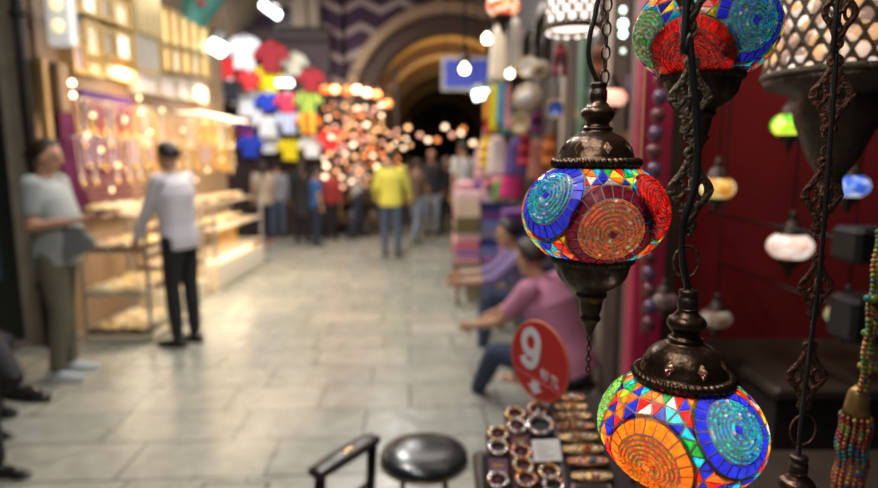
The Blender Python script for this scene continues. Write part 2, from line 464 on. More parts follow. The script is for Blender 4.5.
# hangers ---------------------------------------------------------
def L(pos, px, py, Y): return at(px, py, Y)-V(pos)
top = V((0,0,1.76*aA))
MB().tube(smooth_path([top, L(posA,589,60,YA), L(posA,590,35,YA), L(posA,596,10,YA), L(posA,600,-40,YA), L(posA,602,-300,YA), V((.02,0,2.6-posA.z))]), .0028, 10).build('power_cable', BLACKC, LA)
z = 1.78*aA
for i in range(16):
    rot = Matrix.Rotation(pi/2, 3, 'X') @ Matrix.Rotation(pi/2, 3, 'Z')
    if i % 2: rot = Matrix.Rotation(pi/2, 3, 'Z') @ rot
    MB().torus((.005, -.004, z+.0065), .0075, .0011, 16, 6, rot=rot, sy=.6).build('chain_link', BRONZE, LA); z += .0125
lk = filigree_link(.041, .080, .0021)
def hang(root, pos, pts, wl, Y, mat, w=1.0):
    """ornate chain: body links at given pixels, rings between"""
    m0 = None
    for (kind, px, py, s) in pts:
        p = L(pos, px, py, Y)
        if kind == 'b':
            if m0 is None: m0 = lk.build('filigree_link', mat, root); o = m0
            else: o = m0.copy(); COL.objects.link(o); o.parent = root
            o.location = p; o.scale = (s*w, s, s); o.rotation_euler = (0, 0, rnd.uniform(-.25, .25))
        else: place_ring(root, p, s, .0012, kind == 'e', mat)
BR_OLD = M('pierced_brass', (.11,.085,.055), .5, .75, var=.35, scale=240, bump=.6)
YB2 = YB-.0
hang(LB, posB, [('b',691,-15,1),('r',692,30,.006),('b',690,97,.88),('r',689,137,.006),('e',689,147,.004),('b',690,190,.98),('e',690,232,.004),('r',686,262,.016)], 0, YB2, BR_OLD)
MB().tube(smooth_path([V((0,0,1.78*aB)), L(posB,683,262,YB), L(posB,683,225,YB-.01), L(posB,696,180,YB-.012), L(posB,697,120,YB-.012), L(posB,690,40,YB-.012), L(posB,690,-40,YB-.01), V((.01,0,2.6-posB.z))]), .0034, 10).build('power_cable', BLACKC, LB)
# chain above C (plain, out of frame)
MB().tube([V((0,0,1.76*aC)), V((0,0,2.6-posC.z))], .0028, 8).build('power_cable', BLACKC, LC)
# lantern D: only its cap is in frame
posD = at(788, 575, YD); aD = .083
LD = lantern('mosaic_lantern', 'lantern at the bottom right edge of which only the bronze cap shows', posD, aD, [],
  [(-90,0,.42,.56,TE,BL,BL),(-30,0,.42,.56,CO,DR,DR),(-150,0,.42,.56,OB,OR,RE)], power=.25, seed=11)
BR_RED = M('reddish_brass', (.13,.06,.04), .5, .75, var=.35, scale=240, bump=.6)
hang(LD, posD, [('b',840,12,.85),('r',837,45,.005),('b',832,95,.95),('r',827,135,.006),('r',826,152,.006),('b',822,195,.95),('r',818,235,.005),('b',816,286,.85),('e',813,325,.004),('b',807,376,.95),('r',803,430,.018)], 0, YD, BR_RED)
MB().tube(smooth_path([V((0,0,1.78*aD)), L(posD,800,430,YD), L(posD,806,380,YD-.01), L(posD,818,290,YD-.01), L(posD,826,200,YD-.01), L(posD,836,60,YD-.01), L(posD,842,-40,YD-.01), V((.02,0,2.6-posD.z))]), .0023, 10).build('power_cable', BLACKC, LD)

t = thing('hanging_rail', 'dark overhead rail from which the big mosaic lanterns hang', 'rail', (.7,.62,2.62))
MB().tube([(-1.1,0,0),(1.2,0,0)], .018, 10).build('rail_bar', M('dark_iron',(.03,.028,.026),.5,.5), t)
for x in (.9,1.1): MB().tube([(x,0,0),(x,0,.5)], .012, 8).build('rail_hanger', _mc['dark_iron'], t)
# ================================================================ the covered street
def floor_mat():
    m, t, b = nt('stone_slabs'); N = t.nodes; L = t.links
    tc = N.new('ShaderNodeTexCoord'); mp = N.new('ShaderNodeMapping'); L.new(tc.outputs['Object'], mp.inputs[0]); mp.inputs['Rotation'].default_value = (0,0,R_(-3))
    n0 = N.new('ShaderNodeTexNoise'); n0.inputs['Scale'].default_value = 3; L.new(tc.outputs['Object'], n0.inputs[0])
    br = N.new('ShaderNodeTexBrick'); br.inputs['Scale'].default_value = 1; br.inputs['Brick Width'].default_value = .74; br.inputs['Row Height'].default_value = .40
    br.inputs['Mortar Size'].default_value = .007; br.inputs['Mortar Smooth'].default_value = .3; br.offset = .37; br.squash = .8; br.squash_frequency = 3
    br.inputs['Color1'].default_value = (.31,.325,.29,1); br.inputs['Color2'].default_value = (.43,.42,.36,1); br.inputs['Mortar'].default_value = (.075,.072,.06,1)
    L.new(mp.outputs[0], br.inputs[0])
    n1 = N.new('ShaderNodeTexNoise'); n1.inputs['Scale'].default_value = 9; n1.inputs['Detail'].default_value = 6; L.new(tc.outputs['Object'], n1.inputs[0])
    mx = N.new('ShaderNodeMix'); mx.data_type = 'RGBA'; mx.blend_type = 'MULTIPLY'; mx.inputs[0].default_value = .42
    r = N.new('ShaderNodeValToRGB'); r.color_ramp.elements[0].position = .3; r.color_ramp.elements[0].color = (.42,.43,.39,1); r.color_ramp.elements[1].position = .65; r.color_ramp.elements[1].color = (1,1,1,1)
    L.new(n1.outputs[0], r.inputs[0]); L.new(br.outputs['Color'], mx.inputs[6]); L.new(r.outputs[0], mx.inputs[7]); L.new(mx.outputs[2], b.inputs['Base Color'])
    mr = N.new('ShaderNodeMapRange'); mr.inputs[3].default_value = .12; mr.inputs[4].default_value = .40; L.new(n0.outputs[0], mr.inputs[0]); L.new(mr.outputs[0], b.inputs['Roughness'])
    bp = N.new('ShaderNodeBump'); bp.inputs['Strength'].default_value = .5; bp.inputs['Distance'].default_value = .006
    ad = N.new('ShaderNodeMath'); ad.operation = 'SUBTRACT'; L.new(n1.outputs[0], ad.inputs[0]); L.new(br.outputs['Fac'], ad.inputs[1])
    L.new(ad.outputs[0], bp.inputs['Height']); L.new(bp.outputs[0], b.inputs['Normal']); return m
def zigzag_mat():
    m, t, b = nt('painted_zigzag'); N = t.nodes; L = t.links; b.inputs['Roughness'].default_value = .8
    tc = N.new('ShaderNodeTexCoord'); sp = N.new('ShaderNodeSeparateXYZ'); L.new(tc.outputs['Object'], sp.inputs[0])
    def mt(op, a, bb=None):
        n = N.new('ShaderNodeMath'); n.operation = op
        for i, x in enumerate((a, bb)):
            if x is None: continue
            if isinstance(x, (int, float)): n.inputs[i].default_value = x
            else: L.new(x, n.inputs[i])
        return n.outputs[0]
    tri = mt('PINGPONG', sp.outputs['X'], .40)
    zz = mt('ADD', sp.outputs['Z'], mt('MULTIPLY', tri, .5))
    fr = mt('FRACT', mt('MULTIPLY', zz, 2.05))
    r = N.new('ShaderNodeValToRGB'); r.color_ramp.interpolation = 'CONSTANT'; e = r.color_ramp.elements
    e[0].color = (.035,.012,.032,1); e[1].position = .70; e[1].color = (.30,.23,.20,1)
    L.new(fr, r.inputs[0]); L.new(r.outputs[0], b.inputs['Base Color']); return m
plaster = M('ochre_plaster', (.30,.235,.16), .85, scale=2.5, var=.2)
plaster_d = M('brown_vault_plaster', (.17,.125,.08), .9, scale=1.5, var=.3)
gold_v = M('ochre_vault_paint', (.36,.22,.06), .8, scale=1.5, var=.3)
stone = M('pale_stone', (.36,.31,.24), .7, scale=6, var=.2, bump=.2)
darkw = M('dark_wood', (.045,.03,.022), .5, scale=14, var=.3)
brownw = M('brown_wood', (.16,.095,.05), .5, scale=14, var=.3)
goldf = M('gold_frame', (.62,.42,.16), .4, .3, scale=30)
fl = MB().box(-7, 4, -3, 32, -.1, 0).build('floor', floor_mat()); struct(fl)
# left wall behind the jewellery shop, its return with the dark door
struct(MB().box(-3.6,-3.35,4.95,9.3,0,4.0).build('wall_left', M('cream_shop_wall',(.30,.20,.12),.8,scale=3)))
struct(MB().box(-3.6,-3.35,-3,4.7,3.2,4.0).box(-7,-4.3,4.95,5.15,0,4.6).build('wall_left_front', stone))
struct(MB().box(-4.3,-3.6,4.95,5.1,2.9,4.6).build('trim_1', stone))
struct(MB().box(-7,-4.8,9.3,12.2,0,5).build('wall_left_lane', plaster_d))
struct(MB().box(-4.9,-2.2,12.1,12.3,0,4.2).build('wall_shirt_shop', M('dark_shop_back',(.05,.03,.03),.8)))
d = MB().box(-4.3,-4.22,4.9,4.98,0,2.9).box(-3.72,-3.56,4.9,4.98,0,2.9).box(-4.3,-3.56,4.9,4.98,2.82,2.9).box(-4.22,-3.72,4.9,4.98,0,.55).box(-4.22,-3.72,4.9,4.98,2.0,2.1)
for z in (1.0,1.5): d.box(-4.22,-3.72,4.9,4.98,z-.03,z+.03)
dd = struct(d.build('door_1', M('dark_green_door',(.02,.025,.02),.4)))
MB().box(-4.22,-3.72,4.95,4.96,.55,2.85).build('door_glass', M('bluish_glass',(.10,.16,.20),.15,spec=.8), dd)
# pilaster between door and jewellery shop
struct(MB().box(-3.55,-3.40,4.86,4.98,0,4.6).build('trim_2', stone))
pipe = MB(); pipe.tube([(-3.33,4.84,0),(-3.33,4.84,4.4)], .045, 12)
for z in (.5,1.6,2.7,3.6): pipe.lathe([(.05,z),(.06,z+.01),(.06,z+.05),(.05,z+.06)], (-3.33,4.84,0), 12)
tag(pipe.build('drain_pipe', M('dark_iron',(.03,.028,.026),.5,.5)), 'dark vertical pipe running down beside the left stone pillar', 'pipe')
gp = MB().box(-3.26,-3.20,4.88,4.94,0,2.4); tag(gp.build('shop_post', M('tarnished_gilt',(.34,.21,.08),.5)), 'narrow gilded wooden post at the near corner of the jewellery shop', 'post')
# street vault
def vault(name, mat, x0, x1, zs, apex, y0, y1, th=.15, n=28, y1b=None, clip=(0,1)):
    cx = (x0+x1)/2; hw = (x1-x0)/2; rise = apex-zs; Rr = (hw*hw+rise*rise)/(2*rise); cz = apex-Rr; a = math.asin(min(1, hw/Rr))
    if rise > hw: a = pi-a
    mb = MB(); vs = []
    for i in range(n+1):
        w = -a+2*a*(clip[0]+(clip[1]-clip[0])*i/n)
        for r in (Rr, Rr+th):
            for y in (y0, y1): vs.append((cx+r*sin(w), y, cz+r*cos(w)))
    fs = []
    for i in range(n):
        b = i*4; c = b+4; fs += [(b,c,c+1,b+1),(b+2,b+3,c+3,c+2),(b,b+2,c+2,c),(b+1,c+1,c+3,b+3)]
    fs += [(0,1,3,2),(n*4,n*4+2,n*4+3,n*4+1)]
    mb.add(vs, fs, False); return struct(mb.build(name, mat))
vault('ceiling', plaster_d, -4.0, 3.4, 3.9, 6.4, -3, 12.5)
struct(MB().box(-4.6,-4.0,-3,9.3,3.95,4.6).build('wall_left_upper', plaster_d))
# end wall with arch opening
def arch_wall(name, mat, Y, th, X0, X1, Z1, cx, cz, Rr, zbase):
    mb = MB(); n = 40; pts = []
    a0 = -math.acos(max(-1, (zbase-cz)/Rr)); 
    arc = [(cx+Rr*sin(a0*(1-2*i/n)), cz+Rr*cos(a0*(1-2*i/n))) for i in range(n+1)]
    for i in range(n):
        (xa, za), (xb, zb) = arc[i], arc[i+1]
        mb.box(min(xa,xb), max(xa,xb), Y, Y+th, 0, 0.0001) if False else None
        vs = [(xa,Y,za),(xb,Y,zb),(xb,Y,Z1),(xa,Y,Z1),(xa,Y+th,za),(xb,Y+th,zb),(xb,Y+th,Z1),(xa,Y+th,Z1)]
        mb.add(vs, [(0,1,2,3),(7,6,5,4),(0,4,5,1)])
    xl, xr = arc[0][0], arc[-1][0]
    mb.box(X0, xl, Y, Y+th, 0, Z1); mb.box(xr, X1, Y, Y+th, 0, Z1)
    return struct(mb.build(name, mat))
CX, CZ, AR = .24, 2.53, 2.13
arch_wall('wall_end', zigzag_mat(), 12.55, .4, -5, 4.2, 7, CX, CZ, AR+.1, 2.0)
def ring(name, mat, Y0, Y1, r0, r1, a=1.75, n=40):
    mb = MB(); vs = []
    for i in range(n+1):
        w = -a+2*a*i/n
        for r in (r0, r1):
            for y in (Y0, Y1): vs.append((CX+r*sin(w), y, CZ+r*cos(w)))
    fs = []
    for i in range(n):
        b = i*4; c = b+4; fs += [(b,c,c+1,b+1),(b+2,b+3,c+3,c+2),(b,b+2,c+2,c),(b+1,c+1,c+3,b+3)]
    fs += [(0,1,3,2),(n*4,n*4+2,n*4+3,n*4+1)]
    mb.add(vs, fs); return struct(mb.build(name, mat))
rim = M('arch_rim_stone', (.27,.18,.10), .8, scale=5)
ring('trim_3', rim, 12.45, 12.9, AR-.08, AR+.12)
ring('trim_4', M('dark_arch_band',(.05,.03,.018),.9), 12.6, 13.2, AR-.42, AR-.14)
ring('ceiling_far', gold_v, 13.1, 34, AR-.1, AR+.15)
for i, y in enumerate((15.5, 19, 23, 28)): ring('trim_%d' % (5+i), rim if i % 2 == 0 else plaster_d, y, y+.5, AR-.4, AR-.1)
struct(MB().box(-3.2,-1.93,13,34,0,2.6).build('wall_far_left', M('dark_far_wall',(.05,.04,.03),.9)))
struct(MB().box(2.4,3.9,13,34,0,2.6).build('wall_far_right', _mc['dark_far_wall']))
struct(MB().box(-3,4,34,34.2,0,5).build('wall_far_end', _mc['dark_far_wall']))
pr = MB().box(-2.93,-2.66,12.15,12.55,3.0,6.6).box(-2.64,-2.42,12.25,12.55,3.0,6.6)
struct(pr.build('trim_10', M('buff_pier',(.33,.26,.18),.8)))
struct(MB().box(-4.9,-2.2,12.1,12.2,3.9,3.94).box(-4.9,-2.2,12.1,12.2,4.15,4.18).build('trim_11', M('buff_pier')))
# ---------------------------------------------------------------- hanging things in the street
white_em = glow('fluorescent_white', (.85,1,.93), 9)
gw_em = glow('greenish_fluorescent', (.75,1,.85), 9)
metal = M('grey_metal', (.35,.35,.36), .4, .6)
def tube_light(px0, py0, px1, py1, Y, r, label, em=gw_em, top=None):
    a = at(px0, py0, Y); b = at(px1, py1, Y); c = (a+b)/2; t = thing('fluorescent_lamp', label, 'lamp', c)
    MB().tube([a-c, b-c], r, 10).build('lamp_tube', em, t)
    u = V((0,0,r*1.6)); MB().tube([a-c+u, b-c+u], r*.9, 6).build('lamp_housing', metal, t)
    for q, s in ((a, .8), (b, .8)):
        p = (q-c)*s+u; MB().tube([p, V((p.x, p.y, zc(q.x)-c.z))], .006, 6).build('suspension_wire', BLACKC, t)
    return t
tube_light(262, 4, 279, 16, 8.2, .05, 'slanting white tube lamp high up left of the zigzag painted wall', white_em, 6)
tube_light(212, 44, 223, 51, 8.6, .10, 'stubby white lamp at the far end of the framed sign boards', gw_em, 5.2)
tube_light(277, 83, 292, 83, 10.6, .05, 'small horizontal white lamp hanging before the yellow football shirt', white_em, 5)
tube_light(474, 96, 488, 93, 8.5, .065, 'very bright greenish white lamp just under the blue hanging sign', gw_em, 5.2)
def bulb_lamp(px, py, Y, r, label, col=(1,.85,.6), s=11, shade=True, top=5.6, mat=None):
    p = at(px, py, Y); t = thing('hanging_bulb', label, 'lamp', p)
    MB().lathe([(0,-r),(r*.5,-r*.87),(r*.87,-r*.5),(r,0),(r*.87,r*.5),(r*.5,r*.9),(r*.35,r*1.3),(0,r*1.4)], n=16).build('bulb', glow('bulb_%.2f_%.2f' % (col[1], s), col, s), t)
    MB().lathe([(r*.4,r*1.1),(r*.45,r*1.9),(r*.3,r*2.1),(0,r*2.2)], n=12).build('bulb_socket', BLACKC, t)
    if shade:
        sh = MB().lathe([(r*1.5,r*1.3),(r*1.1,r*2.4),(r*.55,r*3.2),(r*.5,r*4.2),(r*.8,r*4.6),(r*.2,r*5.2)], n=20, cap=False); sh.build('lamp_shade', BRONZE_D, t)
    MB().tube([(0,0,r*2),(0,0,(top if top < 3 else zc(p.x))-p.z)], .006, 6).build('cord', BLACKC, t); return t
bulb_lamp(464.5, 69, 3.2, .026, 'glowing bare bulb under a dark fitting in front of the blue hanging sign', top=5)
bulb_lamp(487, 39, 2.8, .022, 'glowing bulb hanging beside the pale hanging garment at the top', top=4.8, shade=False)
bulb_lamp(510, 74, 3.6, .022, 'flattened white glowing bulb near the pale hanging garments', shade=False, top=4.8)
# blue sign
p = at(466, 74, 8.8); t = thing('hanging_sign', 'blue rectangular sign with a pale grey frame hanging under the arch', 'sign', p)
MB().box(-.36,.36,-.03,.03,-.24,.24).build('sign_frame', M('pale_grey_frame',(.42,.40,.42),.5), t)
MB().box(-.31,.31,-.04,-.028,-.19,.19).build('sign_face', M('blue_sign_face',(.03,.04,.25),.3,emit=(.09,.12,.75),es=.28), t)
for x in (-.3,.3): MB().tube([(x,0,.24),(x,0,zc(p.x+x)-p.z)], .008, 6).build('suspension_wire', BLACKC, t)
# teal banner
a = at(180, -18, 7.4); b = at(228, -8, 7.6)
t = thing('hanging_banner', 'teal cloth banner hanging above the end of the sign boards', 'banner', (0,0,0))
c0, c1, c2, c3 = at(176,-30,7.4), at(246,-30,7.5), at(206,30,7.5), at(180,16,7.4)
bn = MB(); n = 10
for off in (0, .012):
    pass
vs = []
for i in range(n+1):
    for j in range(n+1):
        u, w = i/n, j/n; q = (c0.lerp(c1,u)).lerp(c3.lerp(c2,u), w); q = q+V((0,.05*sin(u*9+w*2),0)); vs.append(q)
vs2 = [q+V((0,.012,0)) for q in vs]; fs = []
for i in range(n):
    for j in range(n):
        a_ = i*(n+1)+j; f = (a_, a_+1, a_+n+2, a_+n+1); fs.append(f); fs.append(tuple((n+1)**2+k for k in f[::-1]))
e = [i*(n+1) for i in range(n+1)]; 
bn.add(vs+vs2, fs, True); bn.build('banner_cloth', M('teal_cloth',(.10,.34,.33),.8,scale=5), t)
MB().tube([c0+V((-.3,0,.02)), c1+V((.3,0,.02))], .02, 8).build('banner_pole', metal, t)
mk = MB(); q = c0.lerp(c1,.55).lerp(c3.lerp(c2,.55),.62)+V((0,-.06,0)); mk.prism([(q.x-.05,q.z),(q.x,q.z+.04),(q.x+.06,q.z-.02),(q.x+.01,q.z-.04)], q.y-.005, q.y+.06); mk.build('red_mark', M('red_paint',(.6,.05,.05),.6), t)
for q in (c0, c1): MB().tube([q, V((q.x,q.y,5.3))], .005, 5).build('suspension_wire', BLACKC, t)
# ================================================================ jewellery shop signs on the plane X = -3.2
XS = -3.2
def sp(px, py): q = on_x(px, py, XS); return q.y, q.z
def panel(x0, x1, y0, y1, face, label, frame=goldf, th=.05, arch=False, name='framed_panel', cat='panel', b=.035, X=XS):
    ya = on_x(x0, 60, XS).y; yb = on_x(x1, 60, XS).y; xm = (x0+x1)/2
    z1 = on_x(xm, y0, XS).z; z0 = on_x(xm, y1, XS).z
    t = thing(name, label, cat, (X, (ya+yb)/2, z0)); w = (yb-ya)/2-.006; h = z1-z0-.006
    MB().box(-.10, .0, -w, w, 0, b).box(-.10, 0, -w, w, h-b, h).box(-.10,0,-w,-w+b,b,h-b).box(-.10,0,w-b,w,b,h-b).build('panel_frame', frame, t)
    if arch:
        k = w-b; pts = [(-k,b),(k,b)]+[(k*cos(pi*i/12), h-b-k+k*sin(pi*i/12)) for i in range(13)]
        MB().prism(pts, -.06, -.02, 'YZ').build('lit_face', face, t)
        MB().box(-.10,-.062,-w+b,w-b,b,h-b).build('panel_back', frame, t)
    else: MB().box(-.06,-.03,-w+b,w-b,b,h-b).build('lit_face', face, t)
    return t
lit1 = M('lit_cream_sign',(.8,.7,.5),.4,emit=(1,.80,.52),es=.34,var=.25,scale=7); lit2 = M('lit_white_sign',(.9,.85,.75),.4,emit=(1,.93,.82),es=.9,var=.1)
dim1 = M('grey_sign_face',(.42,.38,.36),.3,var=.35,scale=8,emit=(.5,.42,.36),es=.25); dim2 = M('mauve_sign_face',(.35,.27,.36),.3,var=.3,scale=9,emit=(.5,.4,.5),es=.35); yel = M('lit_amber_sign',(.9,.6,.25),.4,emit=(1,.66,.30),es=.55,var=.2,scale=9)
S1 = [(73,86,-14,12,dim2,'dark mauve panel in the top row'),(87,104,-8,17,lit2,'brightest white panel in the top row'),(105,117,-3,22,dim1,'grey panel in the top row'),(118,134,2,28,lit1,'cream panel in the top row'),
 (74,87,16,40,dim2,'mauve panel at the left of the second row'),(88,104,22,58,lit1,'tall cream panel in the second row'),(105,117,28,58,dim1,'narrow grey panel in the second row'),(118,134,32,61,lit2,'white panel at the right of the second row'),
 (74,87,42,73,dim2,'mauve panel at the bottom left corner'),(88,104,60,76,lit1,'low cream panel in the bottom row'),(105,134,63,79,lit1,'wide low cream panel in the bottom row')]
for x0,x1,y0,y1,f,l in S1: panel(x0,x1,y0,y1,f,'gold framed sign board, '+l)
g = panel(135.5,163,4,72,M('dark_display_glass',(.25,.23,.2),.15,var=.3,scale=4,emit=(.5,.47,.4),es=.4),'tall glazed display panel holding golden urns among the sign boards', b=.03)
for i in range(4):
    yy = on_x(141+6*i, 60, XS).y-g.location.y
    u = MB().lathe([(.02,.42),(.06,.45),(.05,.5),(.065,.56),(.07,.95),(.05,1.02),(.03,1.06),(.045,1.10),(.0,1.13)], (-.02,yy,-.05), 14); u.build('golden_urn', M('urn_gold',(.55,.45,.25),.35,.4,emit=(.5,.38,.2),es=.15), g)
for i,(x0,x1) in enumerate(((164,172),(173,182),(183,191.5),(192.5,200.5),(201.5,209.5))):
    panel(x0,x1,12+3.6*i-4,44+2.3*i,yel,'arched amber light panel, %s from the left in the upper row' % ['first','second','third','fourth','fifth'][i],arch=True,b=.02)
    panel(x0,x1,46+2.3*i,71+1.5*i,lit1 if i%2 else yel,'rectangular light panel under the %s arched panel from the left' % ['first','second','third','fourth','fifth'][i],b=.025)
wf = M('white_sign_frame',(.55,.45,.36),.5)
for i,(x0,x1) in enumerate(((135.5,158),(159,176),(177,190),(191,205))):
    panel(x0,x1,[72,75,77,79][i],[93,97,99,101][i],M('pale_panel_face',(.55,.50,.48),.4,emit=(.8,.7,.62),es=.16,var=.15,scale=9),'pale framed panel under the amber lights, %s' % ['widest, nearest','second from the near end','third from the near end','farthest'][i],frame=wf)
struct(MB().box(-3.36,-3.305,4.98,8.35,2.2,4.0).build('wall_sign_board', brownw))
# projecting lit box with three lamps
p = at(61,14,4.75); t = thing('light_box', 'white projecting light box with three warm lamps at the top left', 'sign', p)
MB().rbox(-.09,.09,-.05,.05,-.24,.36,.01).build('box_body', M('lit_box_white',(.7,.7,.68),.5,emit=(.8,.82,.8),es=.4), t)
for z in (-.1,.06,.22): MB().ell((0,-.055,z), .045,.02,.05).build('round_lamp', glow('warm_lamp',(1,.75,.4),1.3), t)
MB().box(-.02,.02,.05,.25,.0,.04).box(-.02,.02,.05,.25,.25,.29).build('bracket', BLACKC, t)
t = tag(MB().rbox(-3.36,-3.14,4.98,5.12,1.98,2.38,.01).build('wooden_shutter_box', brownw),'brown wooden box under the projecting light box','box')
for (x,y) in ((72,83),(73,95)): bulb_lamp(x,y,4.9,.022 if y<90 else .018,'glowing bulb by the purple valance, '+('upper' if y<90 else 'lower'),s=7,shade=False,top=2.5)
# purple valance with scallops
y0_, z0_ = sp(84,80); y1_, z1_ = sp(134,95)
vb = MB(); n = 5; w = (y1_-y0_)/n
for i in range(n):
    a = y0_+i*w; pts = [(a,2.22),(a,2.05)]+[(a+w/2-w/2*cos(pi*k/10), 2.05-.12*sin(pi*k/10)) for k in range(1,10)]+[(a+w,2.05),(a+w,2.22)]
    vb.prism(pts, XS-.06, XS-.03, 'YZ')
purple = M('purple_velvet',(.05,.008,.10),.85,scale=20)
tag(vb.build('valance', purple),'purple scalloped cloth valance under the gold sign boards','valance')
bk = MB(); 
n = 40; vs = []
for i in range(n+1):
    yy = 5.15+(6.25-5.15)*i/n; x = XS-.08+.02*sin(i*1.9)
    vs += [(x,yy,1.0),(x,yy,2.2),(x-.02,yy,1.0),(x-.02,yy,2.2)]
fs = []
for i in range(n): b = 4*i; fs += [(b,b+4,b+5,b+1),(b+2,b+3,b+7,b+6)]
bk.add(vs, fs, True); tag(bk.build('backdrop_curtain', M('magenta_velvet',(.10,.006,.055),.85,scale=15)),'magenta purple curtain behind the hanging necklaces','curtain')
# necklaces ------------------------------------------------------
def necklace(name, beads, hw, ln, br, mat, pend=None, pm=None):
    t = thing(name, 'x', 'necklace'); mb = MB(); mb.tube([(0,hw*(-1+2*i/beads),-ln*(1-abs(-1+2*i/beads)**1.7)) for i in range(beads+1)], .003, 5)
    for i in range(beads+1):
        u = -1+2*i/beads; y = hw*u if abs(u) > .5 else hw*u*1.0; z = -ln*(1-abs(u)**1.7); mb.ell((0,y,z), br, br, br, 6, 4)
    mb.build('bead_strand', mat, t)
    if pend: MB().lathe([(0,-.05),(.018,-.03),(.02,-.01),(.008,.005),(0,.008)], (0.004,0,-ln), 8).build('pendant', pm or mat, t)
    return t
gold = M('bright_gold',(.85,.55,.2),.25,.8,var=.2,scale=80); pearl = M('pearl',(.85,.75,.65),.25,var=.1); amber = M('amber_beads',(.9,.42,.06),.25,var=.2); coral = M('coral_beads',(.6,.12,.10),.3); brownb = M('brown_beads',(.28,.13,.08),.3); lilac = M('lilac_beads',(.55,.4,.6),.3)
NK = [necklace('necklace',20,.045,.28,.009,gold,True), necklace('necklace',22,.05,.4,.009,pearl,True,gold), necklace('necklace',20,.05,.34,.011,amber,True), necklace('necklace',20,.045,.3,.010,coral,True,gold), necklace('necklace',18,.05,.24,.011,lilac,True,gold)]
first = [True]*5
def nk(k, loc, label, group):
    if first[k]: o = NK[k]; o.location = loc; o['label'] = label; o['group'] = group; first[k] = False; return o
    _kid.setdefault(NK[k].name, [(c, []) for c in list(COL.objects)[-400:] if c.parent == NK[k]] or [(c, []) for c in COL.objects if c.parent == NK[k]])
    return dup(NK[k], loc, None, label, group)
nm = ['gold','pearl','amber','coral','lilac']
rnd.seed(4)
rails = [(2.12,5.2,6.3,'the purple curtain',.09,(0,3,1)),(1.78,5.2,6.3,'the middle of the purple curtain',.10,(0,4,1)),(2.14,6.35,9.2,'the warm lit shop wall',.10,(0,1,2)),(1.80,6.35,9.2,'the wall behind the man in white',.11,(1,0,4,2))]
for ri,(z,a,b,wh,stp,ks) in enumerate(rails):
    r = MB().tube([(XS+.03,a-.05,z),(XS+.03,b+.05,z)], .01, 8); r.mat(0)
    for yy in (a, (a+b)/2, b): r.tube([(XS+.03,yy,z),(XS-.15,yy,z)], .008, 6)
    tag(r.build('display_rail', metal), 'thin metal rail for necklaces across '+wh+(', upper level' if ri in (0,2) else ', lower level'), 'rail')
    y = a
    while y < b:
        k = rnd.choice(ks); nk(k, (XS+.045, y, z), nm[k]+' necklace in the row across '+wh, nm[k]+' necklaces across '+wh); y += stp*rnd.uniform(.85,1.15)
# strings of bracelets in horizontal rows (above the near counter)
bs = thing('bead_string','x','bead string'); mb = MB()
mb.tube([(0,.03*i,-.012*sin(pi*i/33)*2) for i in range(34)],.004,5)
for i in range(34): mb.ell((.006*sin(i),.03*i,-.012*sin(pi*i/33)*2), .013,.013,.016,6,4)
mb.build('bead_strand', brownb, bs); k_ = 0
bs2 = thing('bead_string','x','bead string'); mb2 = MB()
mb2.tube([(0,.03*i,-.012*sin(pi*i/33)*2) for i in range(34)],.004,5)
for i in range(34): mb2.ell((.006*sin(i*1.3),.03*i,-.012*sin(pi*i/33)*2), .013,.013,.016,6,4)
mb2.build('bead_strand', M('dull_gold_beads',(.45,.28,.14),.3,.4), bs2)
lv = ['lowest','second lowest','third lowest','fourth lowest','fifth lowest','topmost']
for i in range(6):
    for o, nme, yy in ((bs,'brown',5.2),(bs2,'dull gold',6.35)):
        loc = (XS+.12-.018*i, yy, 1.16+.055*i); lab = '%s horizontal string of %s beads above the %s counter' % (lv[i], nme, 'near' if yy<6 else 'far')
        if i == 0: o.location = loc; o['label'] = lab; o['group'] = 'horizontal bead strings'
        else: dup(o, loc, None, lab, 'horizontal bead strings')
# ---------------------------------------------------------------- display counters
cream = M('cream_laminate',(.72,.62,.46),.4,scale=6); heapm = [M('heap_gold',(.8,.58,.3),.3,.5,var=.3,scale=60),M('heap_pearl',(.85,.78,.66),.3,var=.15,scale=60),M('heap_rose',(.75,.45,.38),.35,var=.3,scale=60),M('heap_amber',(.9,.5,.1),.3,var=.3,scale=60)]
glassm = M('case_glass',(1,1,1),.03,trans=1.0,var=0)
def tray(sx, sy, hm, seed):
    r = random.Random(seed); t = thing('jewellery_tray','x','tray')
    MB().box(0,sx,0,sy,0,.012).box(0,sx,0,.01,.012,.04).box(0,sx,sy-.01,sy,.012,.04).box(0,.01,.01,sy-.01,.012,.04).box(sx-.01,sx,.01,sy-.01,.012,.04).build('tray_box', brownw if seed%2 else cream, t)
    h = MB()
    for i in range(70):
        x, y = r.uniform(.03,sx-.03), r.uniform(.03,sy-.03); q = r.uniform(.015,.028); h.mi = r.choice((0,0,1,2))
        if i%3: h.ell((x,y,.02+r.uniform(0,.035)), q,q,q*.8,6,4)
        else: h.torus((x,y,.03+r.uniform(0,.03)), q*1.3, .005, 8, 4, rot=Matrix.Rotation(r.uniform(0,1),3,'X'))
    o = h.build('trinkets', [hm, heapm[1], heapm[0]], t); o['kind'] = 'stuff'; return t
TR = [tray(.25,.20,heapm[i],i+1) for i in range(4)]; tfirst = [True]*4
tn = ['gold','pearl white','rose','amber']
def put_tray(k, loc, label, group):
    if tfirst[k]: o = TR[k]; o.location = loc; o['label'] = label; o['group'] = group; tfirst[k] = False; return
    dup(TR[k], loc, None, label, group)
